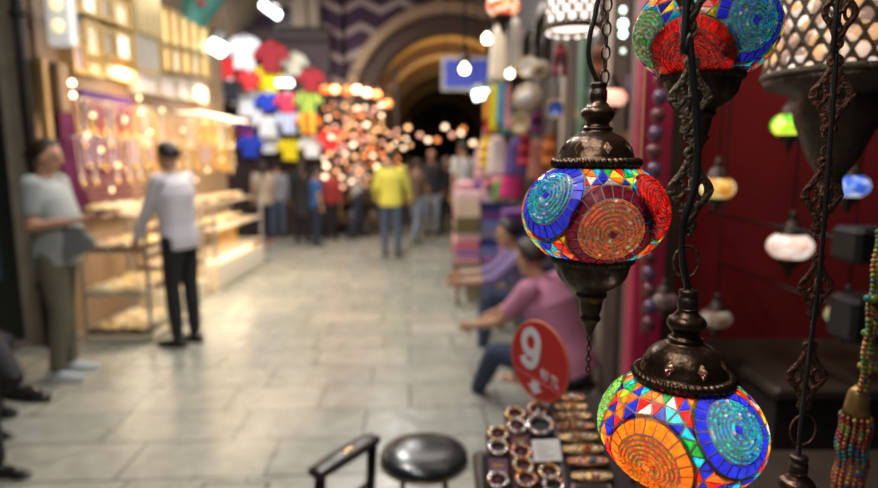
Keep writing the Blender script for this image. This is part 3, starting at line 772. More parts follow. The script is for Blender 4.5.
def counter(nmn, x0, x1, y0, y1, levels, label, base, side=None):
    t = thing('display_counter', label, 'counter', (x0, y0, 0)); X = x1-x0; Y = y1-y0
    MB().rbox(0,X,0,Y,.0,base,.015).build('plinth', cream, t)
    for z in levels: MB().rbox(0,X-(z>1)*.1,0,Y,z-.02,z,.005).build('shelf', M('shelf_edge',(.5,.42,.3),.3,.2), t)
    for (a,b) in ((.02,.02),(X-.02,.02),(.02,Y-.02),(X-.02,Y-.02)): MB().box(a-.012,a+.012,b-.012,b+.012,base,levels[-1]-.02).build('upright', metal, t)
    for z in levels[0:]: o = lamp('case_light','AREA',(X*.5,Y*.5,z-.03),4.6*Y,(1,.80,.56),X*.6,None,Y*.8); o.parent = t
    return t
C1 = counter('a',-3.1,-2.5,4.95,5.75,(.42,.80,1.12),'glass fronted jewellery counter nearest the two standing men',.06)
MB().box(.58,.585,.03,.77,.07,.40).build('glass_front', glassm, C1); MB().box(.03,.57,.012,.017,.07,.40).build('glass_side', glassm, C1)
C2 = counter('b',-3.15,-2.66,6.9,8.8,(.42,.75,1.05),'long tiered jewellery counter on a white plinth behind the man in white',.33)
MB().box(.488,.50,.1,1.8,.06,.27).build('plinth_panel', M('pale_plinth_panel',(.7,.66,.58),.5), C2)
C3 = counter('c',-3.15,-2.75,5.95,6.8,(.45,.85,1.12),'narrow jewellery counter hidden behind the man in the white shirt',.2)
lvn = {0:'bottom',1:'lower',2:'middle',3:'top'}
for (cn, x0, x1, y0, y1, zs) in (('near',-3.08,-2.54,4.97,5.73,(.06,.42,.80,1.12)),('long far',-3.13,-2.68,6.92,8.78,(.33,.75,1.05)),('narrow middle',-3.13,-2.77,5.97,6.78,(.45,.85,1.12))):
    for li, z in enumerate(zs):
        x = x0
        while x+.25 <= x1+.02-(z>1)*.05:
            y = y0
            while y+.2 <= y1+.01:
                k = rnd.choice((0,0,1,2,3)); lvl = lvn[li if len(zs)==4 else li+1]
                put_tray(k, (x,y,z+.001), 'small tray of %s trinkets on the %s level of the %s counter' % (tn[k],lvl,cn), '%s trays on the %s level of the %s counter' % (tn[k],lvl,cn)); y += .24
            x += .265
# amber strands hanging from the long counter's shelf
for i in range(7):
    s_ = MB()
    s_.tube([(0,0,0),(0,0,-.22)],.003,5)
    for j in range(12): s_.ell((0,0,-.02*j), .011,.011,.011,6,4)
    o = s_.build('amber_strand', amber); o.location = (-2.64, 6.95+.1*i, .735); tag(o,'short string of amber beads hanging from the long far counter shelf','bead string','amber strings on the long far counter')
tag(MB().tube([(-3.0,7.4,2.17),(-3.0,9.3,2.17)],.022,8).tube([(-3.0,7.5,2.17),(-3.3,7.5,2.17)],.012,6).tube([(-3.0,9.2,2.17),(-3.3,9.2,2.17)],.012,6).build('strip_light', glow('warm_strip',(1,.80,.58),2.6)),'bright warm strip light along the far part of the jewellery shop','lamp')
# glints off the shiny beads, added as small glowing balls
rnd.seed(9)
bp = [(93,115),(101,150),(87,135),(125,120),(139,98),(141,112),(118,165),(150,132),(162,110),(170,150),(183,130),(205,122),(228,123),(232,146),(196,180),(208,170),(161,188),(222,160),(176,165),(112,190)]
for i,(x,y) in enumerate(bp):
    q = on_x(x,y,XS+.12); t = thing('bead_glint','small glowing ball standing for a glint among the necklaces of the jewellery shop','lamp',q,0,'bead glints among the necklaces')
    MB().ell((0,0,0),.016,.016,.02,8,6).build('bulb', glow('glint_glow',(1,.70,.42),3.2), t)
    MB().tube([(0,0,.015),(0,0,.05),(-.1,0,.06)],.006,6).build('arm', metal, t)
# ================================================================ football shirt stall
def shirt_mesh(w, h, th=.04):
    o = [(-.26,.0),(-.24,.02),(.24,.02),(.26,0),(.25,.45),(.42,.30),(.52,.42),(.36,.66),(.22,.74),(.10,.76),(.05,.70),(-.05,.70),(-.10,.76),(-.22,.74),(-.36,.66),(-.52,.42),(-.42,.30),(-.25,.45)]
    return MB().prism([(x*w, z*h) for x, z in o], -th/2, th/2, 'XZ', bevel=.04)
def football_shirt(px, py, mat, label, w=.62, num=None, Y=11.7, sc=1):
    p = at(px, py, Y); w *= 1.1; h = w*1.05; t = thing('football_shirt', label, 'shirt', (p.x, Y, p.z-h*.4))
    shirt_mesh(w, h).build('shirt_body', mat, t)
    MB().torus((0,-.0,.735*h), .085*w, .014, 14, 6, rot=Matrix.Rotation(pi/2-.3,3,'X'), sy=.6).build('collar', num or mat, t)
    MB().tube([(0,.0,.76*h),(0,.0,.80*h),(.02,0,.83*h),(0,0,.86*h),(0,.03,.86*h)],.005,5).build('hanger_hook', metal, t)
    return t
cl = lambda n,c,e=0: M('cloth_'+n,c,.85,scale=9,var=.1)
wh_=cl('white',(.85,.86,.9)); rd_=cl('red',(.7,.03,.03)); dr_=cl('dark_red',(.28,.012,.02)); yl_=cl('yellow',(.95,.72,.01)); bl_=cl('blue',(.02,.06,.55)); bk_=cl('black',(.02,.02,.025)); pk_=cl('pink_red',(.75,.05,.12))
st1 = stripes('stripe_green',[(.75,.75,.05),(.02,.25,.1),(.5,.6,.05),(.02,.2,.08)],6,'X'); st2 = stripes('stripe_bluewhite',[(.75,.78,.9),(.35,.45,.8)],9,'X'); st3 = stripes('stripe_orange',[(.9,.3,.02),(.9,.65,.05),(.6,.03,.02)],5,'X'); st4 = stripes('stripe_maroon',[(.25,.01,.03),(.03,.03,.3)],6,'X')
SH = [(226,70,rd_,'plain red shirt at the upper left of the football shirt wall',.62,None),(244,52,wh_,'large white shirt near the top of the football shirt wall',.72,None),(271,57,dr_,'dark red shirt at the top right of the football shirt wall',.66,rd_),
(216,92,wh_,'white shirt at the far left edge of the football shirt wall',.5,None),(231,90,bk_,'black shirt with white collar on the football shirt wall',.5,wh_),(250,80,rd_,'small red shirt between black and yellow shirts',.42,wh_),(268,80,yl_,'bright yellow shirt in the upper middle of the shirt wall',.66,None),
(247,103,wh_,'white shirt under the small red one',.62,None),(269,104,bl_,'bright blue shirt under the yellow one',.55,wh_),(288,103,pk_,'crimson shirt right of the bright blue one',.5,wh_),(308,102,st1,'yellow and green striped shirt at the right of the shirt wall',.52,yl_),(311,80,dr_,'dark red bunched shirt above the yellow and green one',.5,None),(294,64,cl('cream',(.5,.47,.35)),'cream shirt high on the right of the shirt wall',.5,None),
(247,128,st4,'maroon and navy striped shirt low on the left',.6,yl_),(268,123,wh_,'white shirt with red lettering band in the lower middle',.62,rd_),(289,122,st2,'light blue and white striped shirt low on the wall',.5,bl_),(308,123,st3,'orange and yellow striped shirt low on the right',.48,rd_),
(250,146,bl_,'dark blue shirt at the bottom left of the shirt wall',.5,rd_),(269,143,wh_,'white shirt at the bottom of the shirt wall beside the yellow one',.45,bl_),(290,149,yl_,'low yellow shirt at the bottom of the shirt wall',.5,None),(312,146,wh_,'low white shirt at the bottom right of the shirt wall',.5,rd_),(330,140,rd_,'red shirt at the far right bottom of the shirt wall',.5,None)]
for i,(x,y,m_,l,w,nn) in enumerate(SH): football_shirt(x,y,m_,l,w,nn,Y=11.86-.065*(i%6))
# ================================================================ people
skin = M('skin_light',(.50,.27,.17),.5,var=.06,scale=20); skin_d = M('skin_tan',(.36,.18,.11),.5,var=.06,scale=20)
hair_b = M('black_hair',(.012,.009,.008),.45,var=.5,scale=90,bump=.5); hair_br = M('dark_brown_hair',(.03,.016,.01),.45,var=.5,scale=90,bump=.5); hair_g = M('brown_grey_hair',(.09,.07,.055),.55,var=.4,scale=90,bump=.4)
sole_m = M('pale_sole',(.6,.6,.6),.6); blk_sh = M('black_leather',(.015,.014,.014),.25)
eye_m = M('eye_dark',(.02,.015,.012),.15); lip_m = M('lip',(.36,.12,.10),.5)
def capsule(mb, a, b, ra, rb, n=12):
    a, b = V(a), V(b)
    mb.ell(a, ra, ra, ra, n, 8); mb.ell(b, rb, rb, rb, n, 8)
    if (b-a).length > 1e-4: mb.tube([a, b], [ra, rb], n)
def loft(mb, rings, right, n=18):
    """rings: (centre, rx, ry, normal-ish tangent)"""
    vs = []
    for i, (c, rx, ry) in enumerate(rings):
        t = (V(rings[min(i+1, len(rings)-1)][0])-V(rings[max(i-1, 0)][0])).normalized()
        f = V(right).cross(t) * -1
        f = f.normalized(); rgt = V(right).normalized()
        for k in range(n):
            w = 2*pi*k/n; cx, sx = cos(w), sin(w)
            e = .82
            vs.append(V(c)+rgt*rx*abs(cx)**e*(1 if cx >= 0 else -1)+f*ry*abs(sx)**e*(1 if sx >= 0 else -1))
    fs = [tuple(range(n-1,-1,-1)), tuple((len(rings)-1)*n+k for k in range(n))]
    for i in range(len(rings)-1):
        for k in range(n):
            l = (k+1) % n; fs.append((i*n+k, i*n+l, (i+1)*n+l, (i+1)*n+k))
    mb.add(vs, fs, True)
def hand(mb, w, d, side, palm_n, curl=.5, s=1.0):
    """palm and five fingers; d = direction of the hand, palm_n = palm normal"""
    d = V(d).normalized(); pn = V(palm_n); pn = (pn-d*pn.dot(d)).normalized(); x = d.cross(pn)*side
    mid = w+d*.048*s
    rot = Matrix((x, d, pn)).transposed()
    mb.ell(mid, .040*s, .052*s, .017*s, 12, 8, rot=rot)
    for i, (ox, ln) in enumerate(((-.030,.066),(-.010,.078),(.011,.073),(.030,.056))):
        p0 = w+d*.085*s+x*ox*s; d1 = (d+pn*curl*.5).normalized(); p1 = p0+d1*ln*.5*s; d2 = (d+pn*curl*1.6).normalized(); p2 = p1+d2*ln*.5*s
        capsule(mb, p0, p1, .0098*s, .009*s, 8); capsule(mb, p1, p2, .009*s, .0078*s, 8)
    t0 = w+d*.03*s-x*.034*s; t1 = t0+(d*.6-x*.8+pn*.3).normalized()*.036*s; t2 = t1+(d-x*.25+pn*.4).normalized()*.03*s
    capsule(mb, t0, t1, .013*s, .0105*s, 8); capsule(mb, t1, t2, .0105*s, .009*s, 8)
def person(label, loc, h, heading, P=None, shirt=None, sleeve='long', pants=None, shoes=blk_sh, hair=hair_b, hcut='short', sk=skin, vox=.011, coat=False, woman=False, bulk=1.0, group=None, sandals=False, sole=None, skirt=None, bag=None):
    P = P or {}; s = h/1.75
    t = thing('person', label, 'person', loc, -R_(heading), group)
    pel = V(P.get('pelvis', (0,0,.95))); lean = R_(P.get('lean', 2)); side = R_(P.get('sway', 0))
    def up(v):
        x, y, z = v; y, z = y*cos(lean)+z*sin(lean), z*cos(lean)-y*sin(lean)
        return pel+V((x*cos(side)+z*sin(side), y, z*cos(side)-x*sin(side)))
    B = bulk; wm = .9 if woman else 1.0
    sh = {q: up((q*.178*wm, -.005, .475)) for q in (-1, 1)}
    hp = {q: pel+V((q*.088, 0, -.03)) for q in (-1, 1)}
    A = {-1: P.get('armL', ((-.14,-.05,-1),(-.05,.22,-1))), 1: P.get('armR', ((.14,-.05,-1),(.05,.22,-1)))}
    G = {-1: P.get('legL', ((-.03,.02,-1),(-.01,-.05,-1))), 1: P.get('legR', ((.03,.02,-1),(.01,-.05,-1)))}
    el, wr, kn, an = {}, {}, {}, {}
    for q in (-1, 1):
        el[q] = sh[q]+V(A[q][0]).normalized()*.285; wr[q] = el[q]+V(A[q][1]).normalized()*.25
        kn[q] = hp[q]+V(G[q][0]).normalized()*.425; an[q] = kn[q]+V(G[q][1]).normalized()*.415
    # drop the figure so its lower foot rests on the ground
    if 'pelvis' not in P:
        dz = .085-min(an[-1].z, an[1].z)
        for dct in (sh, hp, el, wr, kn, an):
            for q in dct: dct[q] = dct[q]+V((0,0,dz))
        pel = pel+V((0,0,dz))
    nk = up((0,-.01,.53)); yaw = R_(P.get('look', 0)); nod = R_(P.get('nod', 5))
    hc = nk+V((0,.035,.135)) if lean < .3 else nk+V((0,.07,.12))
    rot = Matrix.Rotation(-yaw, 3, 'Z') @ Matrix.Rotation(-nod, 3, 'X')
    K = lambda v: V(v)*s
    b = MB(); S_ = s
    # torso
    rr = [(up((0,0,-.09)), .13*B, .09*B),(up((0,0,-.02)), .155*B, .105*B),(up((0,0,.10)), .135*B*wm, .095*B),(up((0,0,.24)), .148*B*wm, .105*B),(up((0,-.005,.36)), .162*B*wm, .110*B),(up((0,-.01,.44)), .155*wm, .095),(up((0,-.012,.485)), .10, .07),(up((0,-.01,.52)), .058, .056)]
    loft(b, [(K(c), x*s, y*s) for c, x, y in rr], (cos(side),0,-sin(side)))
    capsule(b, K(up((0,-.015,.48))), K(hc+V((0,-.02,-.06))), .054*s, .05*s)
    # head with jaw, nose, ears, brow
    Hd = lambda v: K(hc+rot @ V(v))
    b.ell(Hd((0,-.005,.02)), .074*s, .092*s, .098*s, 18, 14, rot=rot); b.ell(Hd((0,.022,-.045)), .056*s, .062*s, .068*s, 14, 10, rot=rot)
    capsule(b, Hd((0,.086,.012)), Hd((0,.104,-.022)), .009*s, .014*s, 8); b.ell(Hd((0,.072,-.088)), .022*s, .018*s, .016*s, 8, 6)
    b.ell(Hd((0,.074,.035)), .05*s, .014*s, .012*s, 10, 6); b.ell(Hd((0,.076,-.056)), .024*s, .013*s, .012*s, 8, 6)
    for q in (-1, 1): b.ell(Hd((q*.077,.0,-.005)), .012*s, .02*s, .033*s, 8, 6, rot=rot)
    for q in (-1, 1):
        capsule(b, K(sh[q]), K(el[q]), .052*s*B, .040*s); capsule(b, K(el[q]), K(wr[q]), .040*s, .026*s)
        d = (wr[q]-el[q]).normalized(); d = (d+V(P.get('handdir%d' % q, (0,0,0)))).normalized()
        hand(b, K(wr[q]), d, q, P.get('palm%d' % q, (-q*1.0,.25,0)), P.get('curl', .5), s*1.02)
        capsule(b, K(hp[q]), K(kn[q]), .082*s*B, .055*s); capsule(b, K(kn[q]), K(kn[q].lerp(an[q], .35)), .054*s, .056*s); capsule(b, K(kn[q].lerp(an[q], .35)), K(an[q]), .056*s, .036*s)
    remesh(b, 'body', sk, t, vox*s)
    e = MB(); 
    for q in (-1, 1):
        MB().ell(Hd((q*.031,.083,.012)), .014*s, .008*s, .008*s, 8, 6, rot=rot).build('eye', eye_m, t)
    MB().ell(Hd((0,.0885,-.054)), .022*s, .006*s, .007*s, 10, 6, rot=rot).build('mouth', lip_m, t)
    # hair: shell of the skull minus the face
    hm = MB(); nu, nv = 28, 16; vs = []; fs = []
    long_ = hcut in ('long', 'scarf')
    for i in range(nv+1):
        a = pi*i/nv
        for k in range(nu):
            w = 2*pi*k/nu; q = V((sin(a)*cos(w), sin(a)*sin(w), cos(a)))
            vs.append(q)
    keep = []
    for i in range(nv):
        for k in range(nu):
            l = (k+1) % nu; f = (i*nu+k, i*nu+l, (i+1)*nu+l, (i+1)*nu+k); c = sum((vs[j] for j in f), V())/4
            cut = -.30+max(0, c.y+.12)*1.42 if hcut != 'bald' else -.1+max(0, c.y)*2.4
            if hcut == 'bald' and c.z > .55: continue
            if c.z > cut or (long_ and c.y < .15 and c.z > -.9): keep.append(f)
    th = (.009 if hcut != 'scarf' else .02)
    nz_ = lambda q: 1+.05*noise.noise(q*5)
    outer = [Hd((q.x*(.080+th)*nz_(q), -.007+q.y*(.098+th)*nz_(q), .022+q.z*(.104+th)*nz_(q))) for q in vs]
    inner = [Hd((q.x*.070, -.007+q.y*.088, .022+q.z*.092)) for q in vs]
    N_ = len(vs); ed = {}
    for f in keep:
        for a_, b_ in zip(f, f[1:]+f[:1]): ed[(a_, b_)] = 1
    fs = [f[::-1] for f in keep]+[tuple(N_+j for j in f) for f in keep]
    for (a_, b_) in ed:
        if (b_, a_) not in ed: fs.append((a_, b_, N_+b_, N_+a_))
    hm.add(outer+inner, fs, True)
    if long_:
        c0 = Hd((0,-.045,-.02)); 
        hm.tube([Hd((0,-.05,.02)), Hd((0,-.075,-.08)), K(up((0,-.10,.50))), K(up((0,-.125,.40)))], [.075*s,.078*s,.065*s,.03*s], 12, flat=.6)
    hm.build('head_scarf' if hcut == 'scarf' else 'hair', hair, t)
    # shirt
    c = MB(); g = .013
    rs = [(up((0,0,-.11 if not coat else -.40)), (.160 if not coat else .20)*B, (.115 if not coat else .15)*B)] if not woman else [(up((0,0,-.14)), .165*B, .12*B)]
    if coat: rs.append((up((0,0,-.2)), .185*B, .135*B))
    rs += [(up((0,0,-.02)), (.155+g)*B, (.108+g)*B),(up((0,P.get('belly',0),.10)), (.142*wm+g)*B, (.100+g)*B+P.get('belly',0)),(up((0,P.get('belly',0)*.6,.24)), (.150*wm+g)*B, (.107+g)*B+P.get('belly',0)*.6),(up((0,-.005,.36)), (.163*wm+g)*B, (.112+g)*B),(up((0,-.01,.445)), .158*wm+g, .097+g),(up((0,-.012,.492)), .105, .077),(up((0,-.010,.512)), .068, .064)]
    loft(c, [(K(p), x*s, y*s) for p, x, y in rs], (cos(side),0,-sin(side)))
    for q in (-1, 1):
        if sleeve == 'long':
            capsule(c, K(sh[q]), K(el[q]), .064*s*B, .053*s); capsule(c, K(el[q]), K(wr[q].lerp(el[q], .04)), .053*s, .038*s)
        elif sleeve == 'rolled':
            capsule(c, K(sh[q]), K(el[q]), .064*s*B, .053*s); capsule(c, K(el[q]), K(el[q].lerp(wr[q], .25)), .053*s, .048*s)
        else: capsule(c, K(sh[q]), K(sh[q].lerp(el[q], .62)), .064*s*B, .060*s)
    remesh(c, 'coat' if coat else 'shirt', shirt, t, vox*s, 3)
    if vox < .012:
        cc = MB(); cp = K(up((0,-.004,.512))); cc.torus(cp, .066*s, .011*s, 20, 6, rot=Matrix.Rotation(-lean-.15,3,'X'), sy=.95); cc.build('collar', shirt, t)
    # trousers
    p = MB()
    loft(p, [(K(pel+V((0,0,-.10))), .150*s*B, .110*s*B),(K(up((0,0,-.03))), .164*s*B, .116*s*B),(K(up((0,0,.045))), .152*s*B, .108*s*B)], (1,0,0))
    for q in (-1, 1):
        capsule(p, K(hp[q]), K(kn[q]), .094*s*B, .068*s); capsule(p, K(kn[q]), K(kn[q].lerp(an[q], .4)), .068*s, .066*s); capsule(p, K(kn[q].lerp(an[q], .4)), K(an[q].lerp(kn[q], .06)), .066*s, .052*s)
    if skirt: loft(p, [(K(pel+V((0,0,-.82+.03))), .22*s, .20*s),(K(pel+V((0,0,-.4))), .19*s, .16*s),(K(pel+V((0,0,0))), .165*s, .12*s)], (1,0,0))
    remesh(p, 'skirt' if skirt else 'trousers', pants, t, vox*s, 3)
    # shoes
    for q in (-1, 1):
        a0 = an[q]; fd = V(P.get('foot%d' % q, (q*.12, 1, 0))).normalized(); rg = fd.cross(V((0,0,1))).normalized(); upv = rg.cross(fd)
        m = MB()
        rot_ = Matrix((rg, fd, upv)).transposed()
        base = a0-upv*.045
        m.ell(K(base-fd*.035), .040*s, .05*s, .042*s, 14, 8, rot=rot_); m.ell(K(base+fd*.06-upv*.004), .043*s, .085*s, .036*s, 14, 8, rot=rot_); m.ell(K(base+fd*.135-upv*.012), .042*s, .06*s, .026*s, 14, 8, rot=rot_)
        capsule(m, K(base+upv*.01), K(a0+upv*.01), .042*s, .040*s)
        so = remesh(m, 'shoe', sk if sandals else shoes, t, .009*s, 2)
        m2 = MB(); out = []
        for i in range(20):
            w = 2*pi*i/20; yy = sin(w)*.14+.05; xx = cos(w)*(.043+.008*(sin(w)*.5+.5)); out.append((xx, yy))
        n2 = 20; vs = [K(base+rg*x+fd*y-upv*.040) for x, y in out]+[K(base+rg*x+fd*y-upv*.022) for x, y in out]
        m2.add(vs, [tuple(range(n2)), tuple(range(2*n2-1, n2-1, -1))]+[((i+1) % n2, i, n2+i, n2+(i+1) % n2) for i in range(n2)])
        m2.build('shoe_sole', sole or (shoes if not sandals else blk_sh), so)
        if sandals:
            for yy in (.02, .09): MB().tube([K(base+rg*.045*cos(pi*i/8)+fd*yy+upv*(.035*sin(pi*i/8)-.015)) for i in range(9)], .009*s, 6).build('sandal_strap', blk_sh, so)
    return t, (lambda v: K(v)), dict(el=el, wr=wr, kn=kn, an=an, sh=sh, up=up, hp=hp, pel=pel, K=K, hc=hc)
def stand(px, pyf, pyh, *a, **k):
    g = on_z(px, pyf, 0); g = V((g.x, g.y, 0)); hh = at(px, pyh, g.y).z
    return g, max(1.45, min(1.95, hh))
# 1 man at the left with grey polo shirt
g, h = stand(68, 376, 138)
khaki = M('olive_trousers',(.13,.125,.085),.85,scale=14,var=.12,bump=.2); greyp = M('grey_polo',(.33,.36,.36),.85,scale=14,var=.08,bump=.2)
T, K_, J = person('man in grey polo shirt and olive trousers standing at the left, forearms raised', g, h/1.0, 84,
  dict(lean=-3, belly=.03, armR=((.12,-.05,-1),(-.20,.95,.12)), armL=((-.1,.2,-1),(.22,1,.1)), legR=((.05,.10,-1),(.02,-.12,-1)), legL=((-.05,-.08,-1),(0,.02,-1)), nod=8, **{'palm1':(-.4,.1,1),'palm-1':(.4,.1,1)}, curl=.9),
  greyp, 'short', khaki, M('white_blue_trainer',(.42,.47,.52),.6), hair_br, 'short', skin, bulk=1.12, sole=sole_m)
w = (J['wr'][1]+J['wr'][-1])/2+V((0,.09,.03)); w = K_(w)
ph = MB().rbox(-.04,.04,-.075,.075,-.005,.005,.004).build('mobile_phone', BLACKC); mwl = Matrix.Translation(g) @ Matrix.Rotation(-R_(84),4,'Z')
ph.location = mwl @ w; ph.rotation_euler = (R_(25),0,-R_(84)); tag(ph,'dark mobile phone in the hands of the man in the grey polo shirt','phone')
ja = MB(); pts = [(-.02,-.16),(.17,-.05),(.19,.0),(.10,.10),(-.04,.12),(-.05,.0)]
ja.prism(pts, -.02, .02, 'YZ', bevel=.1); o = ja.build('folded_jacket', M('grey_jacket',(.20,.21,.21),.85,scale=12)); o.location = mwl @ K_(V((.12,.14,1.03))); o.rotation_euler = (0,0,-R_(84)); tag(o,'grey folded jacket held against the front of the man in the grey polo','jacket')
# 2 man in white shirt
g, h = stand(186, 344, 141)
whs = M('white_shirt',(.60,.58,.64),.8,scale=14,var=.06,bump=.25); blkt = M('black_trousers',(.012,.012,.016),.8,scale=14,bump=.2)
T, K_, J = person('man in white long sleeved shirt and black trousers facing the jewellery counter', g, h, -76,
  dict(lean=4, armL=((-.06,.45,-1),(0,.50,-1)), armR=((.12,.20,-1),(-.1,.9,-.5)), legL=((0,.07,-1),(0,-.05,-1)), legR=((.0,-.03,-1),(0,-.05,-1)), nod=12),
  whs, 'long', blkt, blk_sh, hair_b, 'short', skin, bulk=1.06)
# 3,4 seated pair at the left edge, cut by the frame
blkj = M('black_jacket',(.015,.015,.018),.8); darkt = M('dark_navy_trousers',(.014,.014,.02),.8,scale=12)
fl_ = on_z(8, 462); g = V((fl_.x-.44, fl_.y-.02, 0))
person('seated person in black at the left edge, one polished shoe raised', g, 1.76, 90, dict(pelvis=(0,0,.53), lean=3, legR=((.05,1,-.05),(0,.12,-1)), legL=((.12,.75,.60),(.25,.52,-.50)), armL=((-.1,.2,-1),(.3,1,-.3)), armR=((.1,.2,-1),(-.3,1,-.3)), **{'foot-1':(.15,.9,-.05)}), blkj, 'long', darkt, blk_sh, hair_b)
f2 = on_z(6, 428); g2 = V((f2.x-.50, f2.y, 0))
person('second seated person at the left edge, only a dark shoe and shin visible', g2, 1.76, 90, dict(pelvis=(0,0,.53), lean=3, legR=((.05,1,-.05),(0,.05,-1)), legL=((-.1,.9,-.05),(0,-.4,-1)), armL=((-.1,.2,-1),(.3,1,-.3)), armR=((.1,.2,-1),(-.3,1,-.3))), darkt, 'long', darkt, blk_sh, hair_br)
bn = thing('wooden_bench','dark wooden bench under the two seated people at the left edge','bench',(g.x-.12,(g.y+g2.y)/2,0))
MB().rbox(-.2,.2,-.55,.55,.40,.44,.01).build('bench_seat', darkw, bn)
for x in (-.16,.0):
    for y in (-.5,.5): MB().box(x-.02,x+.02,y-.02,y+.02,0,.40).build('leg', darkw, bn)
# 5.. the crowd down the street
beige = M('beige_top',(.42,.34,.26),.85); navy = M('navy_trousers',(.02,.025,.06),.8); jeans = M('blue_jeans',(.07,.10,.17),.85,scale=25,var=.15); jeansl = M('light_jeans',(.20,.25,.33),.85,scale=25,var=.15); gtee = M('pale_grey_tee',(.42,.40,.38),.85); yel_s = M('lemon_sweater',(.72,.66,.10),.85,scale=14,var=.08); blk = M('black_cloth',(.014,.014,.017),.85); rose = M('rose_shoe',(.6,.15,.15),.6); wtee = M('white_tee',(.68,.64,.6),.85); brown_c = M('brown_cloth',(.12,.07,.05),.85); redc = M('red_cloth_p',(.3,.03,.03),.85); blu = M('blue_cloth_p',(.03,.12,.35),.85)
def stander(label, px, yf, yh, hd, P, sh, sl, pa, so=blk_sh, ha=hair_b, hc='short', **k):
    g, h = stand(px, yf, yh); return person(label, g, h, hd, P, sh, sl, pa, so, ha, hc, vox=.017, **k)
walk = dict(lean=4, legL=((-.03,.28,-1),(0,.0,-1)), legR=((.03,-.12,-1),(0,-.42,-1)), armL=((-.12,-.25,-1),(0,.05,-1)), armR=((.12,.3,-1),(0,.55,-1)))
still = dict(lean=2)
stander('woman in beige top and navy trousers with rose shoes before the shirt stall', 265, 243, 160, -30, still, beige, 'short', navy, rose, hair_br, 'long', woman=True)
stander('person with a dark backpack standing right behind the woman in beige', 279, 238, 162, -10, still, M('grey_blue_top',(.2,.22,.25),.85), 'long', jeans, blk_sh, hair_b)
stander('person in long black coat with bare head facing the shirt stall', 303, 243, 162, 5, still, blk, 'long', blk, blk_sh, hair_b, 'long', coat=True)
stander('figure in red beside the lamp shop, right of the black coat', 331, 240, 165, 160, still, redc, 'long', blk, blk_sh, hair_b)
stander('person in blue top standing between the black coat and the red figure', 317, 246, 168, 60, still, blu, 'short', navy)
stander('man in pale grey T-shirt and navy trousers beside the lamp cluster', 358, 238, 151, 60, walk, gtee, 'short', navy)
T, K_, J = stander('person in lemon yellow sweater and jeans walking away in the middle of the street', 392, 257, 150, 4, dict(lean=2, legL=((-.07,.06,-1),(0,-.05,-1)), legR=((.05,-.04,-1),(0,-.08,-1)), armR=((.35,.1,-1),(.15,.3,-1)), armL=((-.3,-.1,-1),(-.05,.6,-1))), yel_s, 'long', jeans, blk_sh, hair_br, bulk=1.2)
bg = MB().ell((0,0,0),.06,.14,.13,14,10); bg.tube([(0,-.1,.08),(0.02,-.04,.4),(0.04,.0,.55),(.02,.05,.4),(0,.1,.08)],.012,6)
o = bg.build('shoulder_bag', M('black_bag',(.015,.015,.018),.5)); gy = on_z(374,250); o.location = (gy.x+.0, gy.y-.1, .98); tag(o,'black bag hanging at the left hip of the person in lemon yellow','bag')
stander('walker in jeans half hidden between the yellow sweater and black jacket', 416, 244, 158, 40, walk, brown_c, 'short', jeansl, M('grey_green_shoe',(.25,.3,.22),.6), hair_br)
stander('man in open black jacket and light jeans walking towards the camera', 432, 236, 148, 184, dict(lean=3, legL=((-.03,.12,-1),(0,-.1,-1)), legR=((.03,-.04,-1),(0,-.12,-1))), blk, 'long', jeansl, blk_sh, hair_b, bulk=1.2)
stander('person dressed all in black just behind the man in black jacket', 447, 231, 156, 200, still, blk, 'long', blk, blk_sh, hair_b, 'long', woman=True)
stander('man in white T-shirt standing left of the folded textiles', 464, 250, 141, -40, still, wtee, 'short', beige, blk_sh, hair_br, bulk=1.15)
stander('distant person in brown between white-shirt shops under the arch', 408, 226, 157, 10, still, brown_c, 'long', blk)
stander('distant person in dark clothes under the arch left of the yellow sweater', 377, 228, 160, 180, still, M('dark_grey_cloth',(.05,.05,.055),.85), 'long', navy)
# seated men at the right
pinks = M('pink_polo',(.50,.20,.32),.85,scale=14,var=.08,bump=.2); lil = M('lilac_shirt',(.22,.16,.34),.85,scale=14); djeans = M('dark_jeans',(.035,.05,.10),.85,scale=25,var=.15)
ga = V((.84, 3.62, 0))
T, K_, J = person('man in pink polo shirt and dark jeans sitting low at the right, wearing sandals', ga, 1.80, -52,
  dict(pelvis=(0,0,.31), lean=26, legL=((-.45,.85,.14),(.2,.35,-.55)), legR=((.2,.9,.42),(-.05,.18,-1)), armR=((.1,1.0,-.55),(-.05,.9,-.62)), armL=((-.15,.75,-.9),(.15,1,-.30)), nod=14, look=0, curl=.8), pinks, 'short', djeans, blk_sh, hair_br, 'short', skin, sandals=True, bulk=1.18)
fb = on_z(463, 341); gb = V((fb.x+.62, fb.y, 0))
person('man in lilac shirt and jeans sitting behind the man in pink', gb, 1.74, -88, dict(pelvis=(0,0,.33), lean=20, legL=((-.15,.95,.25),(.0,.12,-1)), legR=((.15,.95,.25),(0,.10,-1)), armR=((.05,.8,-.7),(-.1,1,-.1)), armL=((-.1,.8,-.7),(.1,1,-.1)), nod=10), lil, 'rolled', djeans, blk_sh, hair_b, 'short', skin)
for gg, zz, nm_ in ((ga,.17,'the man in pink'),(gb,.21,'the man in lilac')):
    t = thing('low_stool','low wooden stool under '+nm_,'stool',(gg.x+.02,gg.y,0)); MB().lathe([(.0,zz-.03),(.15,zz-.03),(.16,zz-.015),(.15,zz),(0,zz)],n=24).build('seat',darkw,t)
    for i in range(3): w=2*pi*i/3; MB().tube([(.09*cos(w),.09*sin(w),zz-.03),(.14*cos(w),.14*sin(w),0)],.012,8).build('leg',darkw,t)
